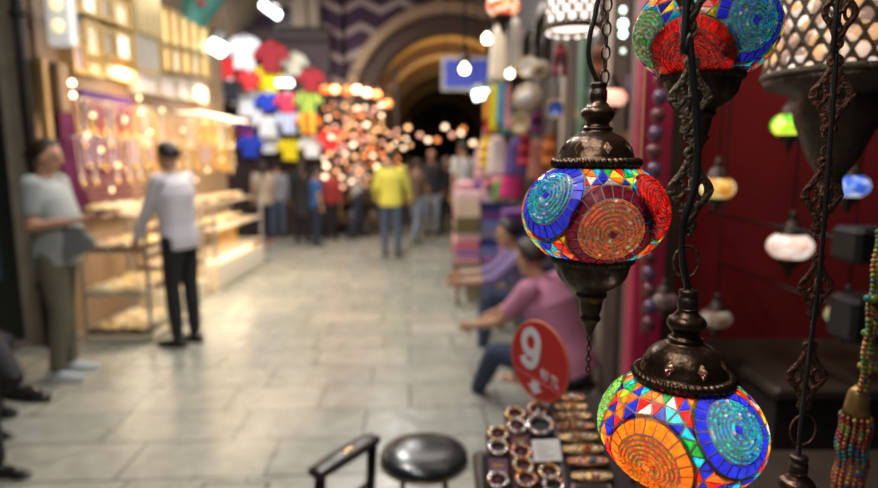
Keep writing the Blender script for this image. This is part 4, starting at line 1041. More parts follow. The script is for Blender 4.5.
# ================================================================ lamp shop at the end of the street
rnd.seed(21)
LG = [('orange',(1,.30,.09),1.7),('warm white',(1,.70,.47),3.6),('rose',(1,.46,.34),1.7),('amber',(1,.50,.22),2.3),('red orange',(1,.10,.015),1.2)]
LP = []
for i,(n_,c_,s_) in enumerate(LG):
    t = thing('pendant_lamp','x','lamp'); r = .075
    MB().lathe([(r*.35,-r*.8),(r*.8,-r*.55),(r,0),(r*.8,r*.55),(r*.4,r*.8)], n=14).build('glass_globe', glow('lampglass_%d'%i, c_, s_), t)
    MB().lathe([(r*.55,r*.7),(r*.5,r*.95),(r*.2,r*1.3),(.01,r*1.8)], n=10).build('lamp_cap', BRONZE_D, t)
    MB().lathe([(r*.5,-r*.75),(r*.3,-r*1.1),(.008,-r*1.5)], n=10).build('lower_cap', BRONZE_D, t)
    MB().tube([(0,0,r*1.7),(0,0,r*1.7+.22)], .006, 5).build('chain', BRONZE_D, t); LP.append(t)
seen = set(); pos = []
def putlamp(k, x, y, Y, sc, lab, grp):
    q = at(x, y, Y)
    if k not in seen: seen.add(k); o = LP[k]; o.location = q; o.scale = (sc,)*3; o['label'] = lab; o['group'] = grp; return
    dup(LP[k], q, None, lab, grp, scale=sc)
tries = 0
while len(pos) < 98 and tries < 6000:
    tries += 1
    x = rnd.uniform(324, 412); y = rnd.uniform(102, 188)
    if y < 104+max(0,(x-392))*1.2 or (x > 400 and y > 150): continue
    if y < 125 and x > 385: continue
    if any((x-a)**2+(y-b)**2 < 40 for a, b in pos): continue
    pos.append((x, y)); k = rnd.choice((0,1,1,2,2,3,3,0,4 if y < 120 else 3)); z = 'upper' if y < 130 else ('middle' if y < 160 else 'lower'); sd = 'left' if x < 355 else ('centre' if x < 383 else 'right')
    putlamp(k, x, y, rnd.uniform(11.3, 12.3), rnd.uniform(.42, .78), 'small glowing %s lamp in the %s %s of the lamp cluster' % (LG[k][0], z, sd), '%s lamps in the %s %s of the cluster' % (LG[k][0], z, sd))
big = [(325,90,4,'first from the left'),(335,90,3,'second from the left'),(347,91,4,'third from the left'),(357,90,1,'fourth from the left'),(367,93,1,'fifth from the left'),(377,95,0,'sixth from the left'),(388,104,0,'last, lowest')]
for x,y,k,l in big: putlamp(k, x, y, 11.2, 1.1, 'larger glowing lamp in the top row of the lamp shop, '+l, 'top row of lamps')
for (x,y,k,l) in ((445,127,1,'bright far white lamp right of centre under the arch'),(452,135,2,'rose far lamp beside the bright white one'),(461,133,1,'pale far lamp near the pink garments'),(463,129,0,'orange far lamp near the pink garments'),(473,143,1,'white far lamp above the man in the white T-shirt'),(420,135,2,'rose far lamp above the black jacket man'),(428,140,1,'pale far lamp above the black jacket man'),(437,140,0,'orange far lamp at the centre under the arch')):
    putlamp(k, x, y, 15 if k else 14, .9, l, 'far lamps under the arch')
rk = thing('lamp_rack','dark iron rack from which the cluster of glowing lamps hangs','rack',(-1.45,11.9,0))
for zz in (2.55,2.95,3.3): MB().tube([(-.95,0,zz),(.6,0,zz)],.02,8).build('rail', M('dark_iron'), rk)
for x in (-.95,.6): MB().tube([(x,0,0),(x,0,3.4)],.025,8).build('post', M('dark_iron'), rk)
sh_ = thing('shelf_unit','brown shelf unit with goods under the cluster of lamps','shelf',(-1.75,12.38,0))
for z in (.3,.7,1.1): MB().box(-.5,.6,-.13,.13,z,z+.03).build('shelf', brownw, sh_)
for x in (-.5,.57): MB().box(x,x+.03,-.13,.13,0,1.4).build('side_panel', brownw, sh_)
rnd.seed(5)
cm = [M('clay_pot',(.25,.14,.09),.6),M('grey_pot',(.22,.2,.18),.6),M('brass_pot',(.4,.27,.1),.35,.7)]
for z,zn in ((.33,'lowest'),(.73,'middle'),(1.13,'top')):
    for i in range(5):
        m_ = rnd.choice((0,1,2)); o = MB().lathe([(0,0),(.06,0),(.085,.08),(.07,.15),(.035,.19),(.045,.22)],n=14).build('vase', cm[m_]); o.location=(-2.08+.23*i,12.36,z)
        tag(o,'small %s vase on the %s shelf under the lamp cluster' % (['clay','grey','brass'][m_],zn),'vase','%s vases on the %s shelf' % (['clay','grey','brass'][m_],zn))
# ================================================================ right row of shops
rw = M('dark_shop_wood',(.022,.012,.008),.6,scale=5,var=.3)
struct(MB().box(1.35,1.5,2.5,13,0,4.2).build('wall_right', rw)); struct(MB().box(1.0,1.5,2.5,13,3.0,4.3).build('wall_right_upper', rw))
struct(MB().box(1.5,3.9,-3,2.35,3.1,4.6).build('ceiling_booth', rw))
postm = [M('pale_post',(.26,.20,.16),.6),M('green_post',(.06,.14,.09),.6),darkw,M('pinkish_post',(.18,.09,.085),.6)]
for i,(x0,x1,m_,l) in enumerate(((546,553,2,'dark'),(555,562,0,'pale cream'),(573,580,1,'green'),(584,594,2,'broad dark'),(601,608,0,'narrow pale'),(622,637,3,'pinkish brown'))):
    Xp = 1.05; ya = on_x(x1,160,Xp).y; yb = on_x(x0,160,Xp).y
    w=min(.16,(yb-ya)); o = MB().rbox(Xp,Xp+.1,ya,ya+w,0,3.0,.01).build('shop_post', postm[m_]); tag(o, l+' upright door post of the shops behind the left lantern', 'post', None)
struct(MB().box(1.2,1.35,2.5,13,0,.9).build('baseboard_right', darkw))
gsh = thing('wall_shelf','dark shelf with trinkets along the right hand shop wall','shelf',(1.2,3.0,0))
for z in (1.2,1.55,1.9): MB().box(-.02,.12,0,3.2,z,z+.02).build('shelf_board', brownw, gsh)
rnd.seed(31); cols=[cl('terracotta',(.45,.15,.08)),cl('teal_c',(.05,.35,.4)),cl('cream_c',(.6,.52,.4)),purple,cl('ochre',(.6,.35,.08)),M('glossy_violet',(.12,.05,.2),.3)]
cn_=['terracotta','teal','cream','purple','ochre','violet']; zn={1.22:'lowest',1.57:'middle',1.92:'top'}
for z in zn:
    for i in range(14):
        k=rnd.randrange(6); r=rnd.uniform(.05,.085); o=MB().lathe([(0,0),(r*.6,0),(r,r*.9),(r*.7,r*1.7),(r*.35,r*2.1),(r*.5,r*2.5)],n=16).build('ceramic_jar',cols[k]); o.location=(1.27,3.1+.22*i,z)
        tag(o,'%s ceramic jar on the %s shelf of the right hand shop wall' % (cn_[k],zn[z]),'jar','%s jars on the %s right shelf' % (cn_[k],zn[z]))
# magenta post and red booth
magenta = M('magenta_paint',(.42,.012,.07),.55)
redcl = M('deep_red_cloth',(.20,.003,.006),.95,scale=3,var=.25)
struct(MB().box(.93,4,2.42,2.55,0,4.4).build('wall_booth', redcl))
a=at(640,200,2.3); 
o=MB().rbox(.775,.90,2.28,2.38,0,3.6,.012).build('booth_post', magenta); tag(o,'bright magenta painted post at the left edge of the red booth','post')
o=MB().box(.90,.945,2.30,2.42,0,3.6).build('booth_post', darkw); tag(o,'narrow dark upright behind the magenta post','post')
o=MB().tube([at(641,335,1.15), at(641,160,1.15), at(651,-60,1.2), at(655,-200,1.3)],.0016,6).build('cord', M('straw_cord',(.6,.36,.12),.7)); tag(o,'thin straw coloured cord hanging in front of the magenta post','cord')
bs_ = thing('bauble_string','string of dark red and violet baubles hanging against the red booth wall','bead string',at(661,60,2.0))
dm=M('dark_bauble',(.16,.05,.06),.25,.3); vm=M('violet_bauble',(.14,.08,.16),.25,.3)
MB().tube([(0,0,.6),(0,0,-1.0)],.003,5).build('thread', BLACKC, bs_)
for i in range(16): MB().lathe([(0,-.028),(.018,-.018),(.026,0),(.018,.018),(.008,.026),(0,.03)],n=12).build('bauble',dm if i%2 else vm,bs_).location=(.006*sin(i),0,-.06*i)
tb = thing('booth_rail','dark rail high in the red booth carrying the small lamps','rail',(1.7,1.9,2.75)); MB().tube([(-.8,0,0),(1.0,0,0)],.015,8).build('rail_bar',M('dark_iron'),tb); MB().tube([(-.8,.0,0),(-.8,.52,0)],.012,8).tube([(1,0,0),(1,.52,0)],.012,8).build('rail_arm',M('dark_iron'),tb)
def vor(name, cols, es, scale):
    m,t,b = nt(name); N=t.nodes; L_=t.links; tc=N.new('ShaderNodeTexCoord'); v=N.new('ShaderNodeTexVoronoi'); v.inputs['Scale'].default_value=scale; L_.new(tc.outputs['Object'],v.inputs['Vector'])
    sp_=N.new('ShaderNodeSeparateColor'); L_.new(v.outputs['Color'],sp_.inputs[0]); r=N.new('ShaderNodeValToRGB'); r.color_ramp.interpolation='CONSTANT'; e=r.color_ramp.elements
    while len(e)<len(cols): e.new(.5)
    for i,c in enumerate(cols): e[i].position=i/len(cols); e[i].color=(*c,1)
    L_.new(sp_.outputs[0],r.inputs[0]); L_.new(r.outputs[0],b.inputs['Base Color']); L_.new(r.outputs[0],b.inputs['Emission Color']); b.inputs['Emission Strength'].default_value=es; b.inputs['Roughness'].default_value=.2
    return m
def mini(px, py, Y, rpx, mat, label, top=2.74, b=.7, inner=None, ti=0, lit=True):
    p=at(px,py,Y); r=rpx/F*Y; t=thing('mosaic_lamp',label,'lamp',p)
    pr_=[(r*cos(a)*1.0, b*r*sin(a)) for a in [(-55+110*i/12)*pi/180 for i in range(13)]]
    MB().lathe(pr_,n=24).build('mosaic_globe',mat,t)
    MB().lathe([(.62*r,.55*r),(.64*r,.62*r),(.55*r,.72*r),(.45*r,1.0*r),(.25*r,1.2*r),(.2*r,1.3*r),(.27*r,1.42*r),(.12*r,1.6*r),(.1*r,1.75*r)],n=24).build('lamp_cap',BRONZE_D,t)
    MB().lathe([(.6*r,-.55*r),(.6*r,-.65*r),(.45*r,-.85*r),(.2*r,-1.1*r),(.2*r,-1.2*r),(.05*r,-1.6*r)],n=24).build('lower_holder',BRONZE_D,t)
    MB().tube([(0,0,1.7*r),(0,0,(top if top<3 else 3.0 if p.x>1 else zc(p.x))-p.z)],.004,6).build('chain',BRONZE_D,t)
    return t
mini(790,125,1.9,17,vor('mz_green',[(.45,.85,.03),(.75,.9,.08),(.1,.5,.02),(.9,.9,.2)],1.1,45),'small glowing green lamp on the red booth wall')
mini(717,188,1.95,17,vor('mz_amber',[(.95,.55,.12),(1,.75,.3),(.8,.3,.05),(1,.85,.5)],.6,45),'small amber mosaic lamp right of the pierced chain')
mini(790,246,2.05,21,vor('mz_white',[(1,.75,.6),(.9,.5,.4),(1,.9,.8),(.8,.65,.55)],.8,40),'small pinkish white lamp glowing left of the second chain')
mini(849,186,1.9,18,vor('mz_blue',[(.25,.4,.95),(.8,.85,1),(.05,.15,.7),(.6,.7,1)],.7,40),'small blue and white lamp right of the second chain')
mini(846,316,1.9,19,vor('mz_multi',[(.7,.45,.1),(.1,.5,.35),(.75,.3,.08),(.8,.7,.3),(.4,.05,.05)],.32,45),'dim multicoloured lamp at the lower right of the booth')
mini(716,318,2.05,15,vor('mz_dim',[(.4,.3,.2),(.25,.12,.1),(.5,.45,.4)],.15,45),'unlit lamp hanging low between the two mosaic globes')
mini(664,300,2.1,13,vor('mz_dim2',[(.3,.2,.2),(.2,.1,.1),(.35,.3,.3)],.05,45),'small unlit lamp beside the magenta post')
mini(503,6,2.3,16,vor('mz_redor',[(1,.28,.08),(1,.45,.2),(.8,.1,.03),(.9,.7,.5)],1.1,55),'red orange mosaic lamp at the top edge left of the pierced drum',top=4.3)
mini(612,98,2.6,14,vor('mz_salmon',[(1,.5,.36),(1,.62,.45),(1,.4,.28)],1.1,35),'salmon coloured glowing lamp just right of the left lantern cap',top=3.4)
gl=thing('glow_string','vertical row of four small glowing greenish white balls left of the top mosaic lantern','lamp',at(623,30,2.6))  # four small glowing balls on a cord
MB().tube([(0,0,1.2),(0,0,-.12)],.003,5).build('cord',BLACKC,gl)
for y_,r_,e_ in ((10,.013,3),(24,.018,6),(34,.015,6),(51,.010,2)): MB().ell(at(623,y_,2.6)-gl.location,r_,r_,r_*1.1,12,8).build('bulb',glow('gw_%d'%e_,(.75,1,.85),e_),gl)
# pierced drums
def drum(p, r, h, label, inner, n=14, rows=5, wire=.004, beadm=None, top=3.0, bottom=True):
    t=thing('pierced_lantern',label,'lantern',p)
    MB().lathe([(r*.93,-h/2),(r*.93,h/2)],n=40,cap=False).build('inner_shade',inner,t)
    lt=MB(); st=24
    for k in range(n):
        for s_ in (-1,1):
            pts=[]
            for i in range(st+1):
                z=-h/2+h*i/st; w=2*pi*k/n+s_*(z/h)*2*pi*rows/n; pts.append((r*cos(w),r*sin(w),z))
            lt.tube(pts,wire,6)
    lt.build('lattice',BR_OLD,t)
    bd=MB(); 
    for j in range(rows*2+1):
        z=-h/2+h*j/(rows*2)
        for k in range(n):
            w=2*pi*(k+(.5 if (j+rows)%2==0 else 0))/n; rt=Matrix.Rotation(w,3,'Z')
            bd.ell((r*.97*cos(w),r*.97*sin(w),z), r*.05,r*.9*pi/n,r*.9*pi/n,8,6,rot=rt)
    o=bd.build('glass_beads',beadm or inner,t); o['kind']='stuff'
    for z in (-h/2,h/2): MB().torus((0,0,z),r,wire*2.2,48,8).build('rim_band',BR_OLD,t)
    if bottom:
        MB().lathe([(r*1.02,-h/2-.005),(r*.98,-h/2-.02),(r*.55,-h/2-.035),(r*.6,-h/2-.05),(r*.55,-h/2-.08),(r*.35,-h/2-.14),(r*.15,-h/2-.18),(r*.17,-h/2-.195),(.01,-h/2-.24)],n=40).build('lower_cone',BRONZE_D,t)
    MB().lathe([(r*1.0,h/2+.005),(r*.6,h/2+.04),(r*.2,h/2+.08),(.01,h/2+.12)],n=40).build('top_cap',BR_OLD,t); MB().tube([(0,0,h/2+.1),(0,0,(2.9 if p.x>.6 else zc(p.x))-p.z)],.004,6).build('chain',BRONZE_D,t)
    return t
drum(at(846,15,1.05),.118,.20,'large pierced drum lantern with glass beads at the top right corner',M('frosted_warm',(.06,.04,.03),.6,emit=(1,.55,.3),es=.035),n=26,rows=4,wire=.003,beadm=vor('lit_bead',[(1,.72,.55),(.55,.35,.25),(.9,.5,.25),(.35,.22,.17),(1,.85,.75)],.62,38))
dr=drum(at(573,-2,2.1),.088,.20,'white glowing pierced drum lantern at the top edge above the left lantern',M('lit_rose_shade',(.95,.7,.6),.5,emit=(1,.62,.5),es=1.3),n=14,rows=4,wire=.0055,beadm=glow('lit_rose_bead',(1,.85,.78),2.2),bottom=False,top=4.2)
MB().lathe([(0,-.098),(.08,-.098),(.08,-.09),(0,-.09)],n=32).build('lower_diffuser',glow('lit_rose_bottom',(1,.82,.66),2.2),dr)
# a second beaded lantern edge behind the large drum
t=thing('beaded_lantern_edge','string of glowing beads for the lit edge of another lantern, under the large drum','bead string',at(850,130,1.25)); pa,pb=at(836,152,1.25),at(872,104,1.25)
sg=[pa.lerp(pb,i/14)+V((0,0,-.012*sin(pi*i/14)))-t.location for i in range(15)]; MB().tube(sg,.0015,5).build('thread',BLACKC,t)
for q in sg: MB().ell(q,.006,.006,.006,8,6).build('glass_bead',M('lit_edge_bead',(1,.7,.5),.15,emit=(1,.62,.42),es=1.4),t)
bc_=thing('booth_shade_counter','dark counter added to darken the foot of the red booth wall','counter',(1.7,2.1,0)); MB().rbox(-.6,1.6,-.28,.28,.80,.84,.01).build('counter_top',darkw,bc_); MB().box(-.58,1.58,-.25,.28,0,.80).build('counter_front',M('shade_black',(.02,.012,.012),.8),bc_)  # dark counter added to give the shade low on the red wall
# dark fixtures
for (x0,x1,y0,y1,Y,l) in ((842,900,227,262,1.5,'upper black box shaped fixture at the right edge'),(838,900,296,340,1.55,'lower black box shaped fixture at the right edge')):
    a=at(x0,y1,Y); b=at(x1,y0,Y); t=thing('wall_fixture',l,'fixture',((a.x+b.x)/2,Y,a.z)); w=(b.x-a.x)/2; hh=b.z-a.z
    MB().rbox(-w,w,-.05,.06,0,hh,.012).build('housing',M('matt_black',(.012,.012,.013),.5),t); MB().lathe([(w*.7,0),(w*.75,.004),(w*.7,.008)],(0,0,0),20).build('lower_ring',M('dark_iron'),t); MB().tube([(0,.05,hh*.5),(0,2.42-Y,hh*.5)],.005,8).build('wall_arm',M('dark_iron'),t)
# beaded tassel hanging
t=thing('beaded_hanging','long beaded hanging with green, yellow and red tassels at the right edge','hanging',at(886,232,.78))
bc=[M('bd_green',(.13,.20,.03),.3),M('bd_yellow',(.42,.26,.05),.3),M('bd_red',(.26,.02,.02),.3),M('bd_teal',(.03,.16,.17),.3),M('bd_blue',(.03,.04,.22),.3),M('bd_orange',(.4,.13,.03),.3)]
rnd.seed(12)
def strand(x,y,z0,ln,ks,r=.0035):
    m=MB(); n=int(ln/(r*1.9)); 
    for i in range(n):
        m.mi=ks[i*len(ks)//n] if rnd.random()<.7 else rnd.randrange(6); m.ell((x+.0018*sin(i*.7),y,z0-i*r*1.9),r,r,r,7,5)
    m.mi=0; m.tube([(x,y,z0+.004),(x,y,z0-ln)],.0012,5); return m.build('bead_strand',bc,t)
MB().tube([(0,0,.5),(0,0,-.06)],.0015,5).build('hanging_cord',bc[0],t)
for i in range(9): strand(-.008+.0048*(i%3)-.004*(i//3)*1.2,-.006*(i//3)+.004,-.0-.02*i,.16,[0,1,0,5,0,1])
for i in range(4):
    for j in range(4): MB().ell((rnd.uniform(-.025,.012),rnd.uniform(-.01,.01),-.04-.05*i),.007,.006,.006,8,6).build('bead_cluster',bc[rnd.choice((1,0,3,4,5))],t)
MB().lathe([(.004,0),(.012,-.01),(.015,-.03),(.017,-.045)],(-.014,0,-.215),20).build('gold_cap',M('tarnished_cap',(.3,.19,.07),.4,.7),t)
for i in range(14):
    w=2*pi*i/14; strand(-.014+.018*cos(w),.018*sin(w),-.262,.14+.02*(i%3),[2,2,3,2,5,2,1,2],.0032)
MB().tube([(0,0,-.06),(-.014,0,-.22)],.0012,5).build('hanging_cord',bc[0],t)
# ================================================================ market table with jewellery boards
TH=R_(33); P0=V((0,1.15,.895)); UV=V((0,cos(TH),sin(TH))); NV=V((0,-sin(TH),cos(TH)))
def on_b(px,py):
    d=ray(px,py); s_=(P0-EYE).dot(NV)/d.dot(NV); return EYE+d*s_
tb=thing('display_stand','black sloping display stand covered with jewellery boxes','stand',(0,0,0))
x0,x1=.086,.62
def slab(xa,xb,v0,v1,t0,t1,mb):
    vs=[]
    for x in (xa,xb):
        for v in (v0,v1):
            for q in (t0,t1): vs.append(V((x,P0.y,P0.z))+UV*v+NV*q)
    return mb.add(vs,[(0,1,3,2),(4,6,7,5),(0,4,5,1),(2,3,7,6),(0,2,6,4),(1,5,7,3)])
blackv=M('black_velvet',(.016,.013,.014),.9)
bx=[on_b(487,450).x,on_b(507,430).x,on_b(530,430).x,on_b(555,430).x,x1]; vt=[(on_b(497,431)-P0).dot(UV),(on_b(518,410)-P0).dot(UV),(on_b(540,405)-P0).dot(UV),(on_b(570,393)-P0).dot(UV)]
x0=bx[0]
for i in range(4): slab(bx[i]+.001,bx[i+1]-.001,-.06,vt[i],-.022,-.008,MB()).build('sloping_board',M('board_brown_black',(.035,.02,.02),.8) if i else blackv,tb)
slab(bx[3]-.004,bx[3]+.005,-.06,vt[3],-.008,.008,MB()).build('divider_rail',M('dusky_rail',(.12,.08,.1),.4),tb); slab(x0-.012,x0,-.06,vt[0]*.5,-.03,.01,MB()).build('side_rail',blackv,tb)
MB().box(x0,x1,1.12,1.36,.80,.86).build('stand_base',blackv,tb)
MB().box(bx[3]+.02,bx[3]+.04,1.32,1.345,.86,.97).box(x1-.04,x1-.02,1.32,1.345,.86,.97).build('rear_prop',darkw,tb)
tt=thing('market_table','dark cloth covered table under the sloping jewellery stand','table',(0,0,0)); MB().rbox(.09,1.5,1.02,1.50,.76,.80,.01).build('table_top',darkw,tt); MB().box(.10,1.48,1.04,1.48,.02,.758).build('table_cloth',blackv,tt)
def placed(name,label,cat,px,py,group=None,off=-.008):
    q=on_b(px,py)+NV*off; t=thing(name,label,cat,q,0,group); t.rotation_euler=(TH,0,0); return t
boxm=[M('box_dark_red',(.10,.015,.025),.6),M('box_black',(.02,.015,.018),.6),M('box_mauve',(.12,.04,.07),.6)]
gm=[M('ring_gold',(.62,.40,.2),.25,.85,var=.3,scale=200),M('ring_silver',(.6,.5,.48),.2,.9,var=.2,scale=200),M('ring_copper',(.55,.25,.15),.25,.85,var=.2,scale=200)]
gem=[M('gem_red',(.7,.01,.03),.08,spec=1),M('gem_blue',(.02,.22,.4),.08,spec=1),M('gem_clear',(.9,.8,.75),.05,spec=1),M('gem_amber',(.8,.3,.05),.08,spec=1),M('gem_rose',(.7,.4,.4),.08,spec=1)]
rnd.seed(14)
def coil(px,py,w,k,label,s=1.0):
    t=placed('bracelet_box',label,'bracelet box',px,py); 
    MB().rbox(-w/2,w/2,-w/2*.85,w/2*.85,0,.010,.002).build('box_tray',boxm[k%3],t)
    r=w*.40*s
    c=MB().torus((0,0,.016),r,.0055*s,28,8,sy=.8); 
    b_=c.build('bracelet',gm[k%3],t)
    for i in range(5):
        a=2*pi*i/5+.3*k; MB().ell((r*cos(a),r*.8*sin(a),.021),.0042,.0042,.0038,8,6).build('stone',gem[(2,4,2,3,2)[(k+i)%5]],b_)
    if k%2: MB().ell((0,0,.013),r*.5,r*.4,.006,14,8).build('cushion',boxm[0],t)
    return t
W=.052
cb=[(515,416,'top of the middle column'),(517,428,'second of the middle column'),(537,412,'top of the third column'),(498,436,'top of the leftmost column'),(498,449,'second of the leftmost column'),(521,454,'fourth of the middle column'),(523,467,'fifth of the middle column'),(498,482,'near end of the leftmost column'),(526,481,'near end of the middle column'),(549,474,'third column below the white price card'),(553,487,'near end of the third column')]
for i,(x,y,l) in enumerate(cb): coil(x,y,W*.95,i,'boxed round bracelet on the black stand, '+l)
coil(540,427,W*1.15,4,'boxed large sparkling bracelet on the stand just above the white price card',1.15)
for (x,y,m_,l) in ((520,442,0,'flat dark red jewellery box in the middle column of the stand'),(498,467,2,'closed dark box in the leftmost column of the stand')):
    t=placed('closed_box',l,'jewellery box',x,y); MB().rbox(-.022,.022,-.018,.018,0,.014,.002).build('box_lid',boxm[m_],t); MB().box(-.012,.012,-.004,.004,.014,.0145).build('gilt_line',gm[0],t)
t=placed('price_card','white price card with faint handwriting standing on the jewellery stand','card',547,463,None,.016)
t.rotation_euler=(R_(-42),0,R_(4)); cd=MB().box(-.031,.031,-.0007,.0007,-.004,.042).build('card_sheet',M('card_paper',(.88,.82,.80),.7),t)

for i in range(4): MB().tube([(-.022+.004*j,-.0016,.033-.009*i+.0012*sin(j*2.1+i)) for j in range(6+((i*3)%5))],.0005,4).build('ink_line',M('grey_ink',(.25,.22,.25),.7),cd)
for i,(y,xa,xb,st) in enumerate(((399,553,582,2),(408,554,585,3),(417,556,589,4),(427,558,592,2),(438,561,596,2),(450,564,601,0),(462,569,606,1),(477,573,610,4))):
    xm=(xa+xb)/2; A_=on_b(xa,y); B_=on_b(xb,y); w=(B_-A_).length*1.04
    pos_=['farthest','second farthest','third farthest','fourth farthest','fourth nearest','third nearest, with a red stone','second nearest, with a blue stone','nearest'][i]
    t=placed('bracelet_tray','gold bracelet across a black tray, right column, '+pos_,'bracelet',xm,y)
    MB().rbox(-w/2,w/2,-.0135,.0135,0,.008,.002).build('tray_body',boxm[1],t)
    bm=MB(); n=13
    for j in range(n):
        u=-1+2*j/(n-1); rr=.0095*(1-.45*u*u)+.0012; bm.torus((u*w*.44,.001*sin(j*2.3),.013),rr,.0026,12,6)
    bm.tube([(-w*.44,0,.012),(w*.44,0,.012)],.0025,6); b_=bm.build('bracelet_chain',gm[0] if i%3 else gm[2],t)
    MB().ell((w*.12,0,.018),.0065,.006,.005,10,8).build('stone',gem[st],b_)
    for u in (-.25,.0,.3): MB().ell((w*u,0,.017),.0035,.0035,.003,8,6).build('stone',gem[2 if u else 3],b_)
t=placed('open_box','pale pink edged open box at the near end of the right column','jewellery box',592,489); MB().rbox(-.042,.042,-.014,.014,0,.006,.002).build('box_base',M('box_pink',(.5,.28,.27),.6),t); MB().box(-.036,.036,-.009,.009,.006,.008).build('box_lining',boxm[1],t)
for i,(x,y) in enumerate(((618,404),(622,420),(626,437),(632,455),(638,474))):
    t=placed('bracelet_tray','dim bracelet tray behind the big globe, %s'%['farthest','second farthest','middle one','second nearest','nearest'][i],'bracelet',x,y); MB().rbox(-.02,.02,-.0135,.0135,0,.008,.002).build('tray_body',boxm[0],t); MB().torus((0,0,.012),.009,.0025,16,6).build('bracelet_chain',gm[2],t)
# round price sign
p=at(538.5,361.5,1.30); r=.0925; t=thing('price_sign','round red price sign with a white nine on a thin pole over the jewellery','sign',p); t.rotation_euler=(R_(0),R_(6),R_(-56)); 
ro=Matrix.Rotation(pi/2,3,'X')
def disc(mb,r,y0,y1,n=64):
    vs=[(r*cos(2*pi*i/n),y0,r*sin(2*pi*i/n)) for i in range(n)]+[(r*cos(2*pi*i/n),y1,r*sin(2*pi*i/n)) for i in range(n)]
    return mb.add(vs,[tuple(range(n)),tuple(range(2*n-1,n-1,-1))]+[((i+1)%n,i,n+i,n+(i+1)%n) for i in range(n)])
disc(MB(),r,0,.005).build('sign_disc',M('sign_red',(.50,.018,.018),.45,var=.06),t)
MB().torus((0,.0025,0),r,.0032,64,8,rot=ro).build('sign_rim',M('sign_rim_orange',(.62,.13,.06),.4),t)
whp=M('sign_white',(.72,.68,.72),.5,var=.03)
def text(s_,size,x,z,parent,mat,name,off=.0,rot=0,xs=1):
    cu=bpy.data.curves.new(name,'FONT'); cu.body=s_; cu.size=size; cu.extrude=.0006; cu.offset=off; cu.align_x='CENTER'
    o=bpy.data.objects.new(name,cu); COL.objects.link(o); dg=bpy.context.evaluated_depsgraph_get(); me=bpy.data.meshes.new_from_object(o.evaluated_get(dg)); bpy.data.objects.remove(o)
    me.materials.clear(); me.materials.append(mat); o=bpy.data.objects.new(name,me); COL.objects.link(o); o.parent=parent; o.location=(x,-.0010,z); o.rotation_euler=(pi/2,rot,0); o.scale=(xs,1,1); return o
def ribbon(path,w,closed=False,th=.0012):
    m=MB(); n=len(path); P_=[V((x,0,z)) for x,z in path]; vs=[]
    for i,p_ in enumerate(P_):
        tn_=(P_[(i+1)%n]-P_[i-1]) if closed else (P_[min(i+1,n-1)]-P_[max(i-1,0)]); tn_.normalize(); sd=V((tn_.z,0,-tn_.x))*w/2
        vs+=[p_-sd,p_+sd,p_-sd+V((0,-th,0)),p_+sd+V((0,-th,0))]
    fs=[]
    for i in range(n if closed else n-1):
        b_=4*i; c_=4*((i+1)%n); fs+=[(b_,b_+1,c_+1,c_),(b_+3,b_+2,c_+2,c_+3),(b_,c_,c_+2,b_+2),(b_+1,b_+3,c_+3,c_+1)]
    if not closed: fs+=[(0,2,3,1),(4*n-4,4*n-3,4*n-1,4*n-2)]
    return m.add(vs,fs)
nine=ribbon([(-.030+.023*cos(2*pi*i/32),.036+.027*sin(2*pi*i/32)) for i in range(32)],.019,True)
nine2=ribbon([(-.007,.040),(-.007,.020),(-.008,.004),(-.013,-.010),(-.022,-.019),(-.034,-.021),(-.046,-.016),(-.053,-.006)],.019,False,.0016); nine.add(nine2.v,nine2.f); nine.build('digit_nine',whp,t)
text("90 TL",.032,.040,-.036,t,whp,'small_price',.0003,R_(4),.8); MB().box(-.07,.078,-.0012,0,-.0475,-.0455).build('rule_line',M('sign_line',(.6,.2,.2),.5),t)
MB().prism([(-.014,-.052),(.010,-.052),(.010,-.066),(.021,-.066),(-.002,-.084),(-.025,-.066),(-.014,-.066)],-.0012,0,'XZ').build('down_arrow',whp,t)
q=on_b(553,404); base=MB(); pl=t.matrix_basis.copy()
pe=thing('sign_pole','thin dark pole carrying the round red price sign','pole',(p.x+.004,p.y+.012,0)); pe.location=(p.x+.004,p.y+.012,.895+.0); MB().tube([(0,0,.02),(0,0,p.z-.895-.02)],.003,8).build('pole_shaft',metal,pe); MB().lathe([(.018,.0),(.018,.006),(.004,.012),(.003,.02)],n=20).build('pole_foot',metal,pe)
pe.location.z=P0.z+(pe.location.y-P0.y)*math.tan(TH)-.012
# ================================================================ stool and chair
q=on_z(424,452,.44); t=thing('round_stool','round black padded stool with thin metal legs','stool',(q.x,q.y,0))
MB().lathe([(0,.395),(.135,.395),(.160,.400),(.172,.415),(.174,.428),(.168,.440),(.150,.449),(.10,.456),(.05,.459),(0,.46)],n=64).build('padded_seat',M('black_vinyl',(.014,.018,.02),.22,var=.2,scale=8,bump=.05),t)
MB().torus((0,0,.405),.172,.005,64,8).build('seat_rim',M('brass_trim',(.22,.15,.09),.35,.8),t)
for a in (-40,40,140,220): w=R_(a); MB().tube([(.12*sin(w),-.12*cos(w),.40),(.165*sin(w),-.165*cos(w),0)],.0095,10).build('leg',M('bronze_leg',(.10,.08,.07),.35,.7),t)
MB().torus((0,0,.16),.145,.006,48,8).build('footrest_ring',M('bronze_leg'),t)
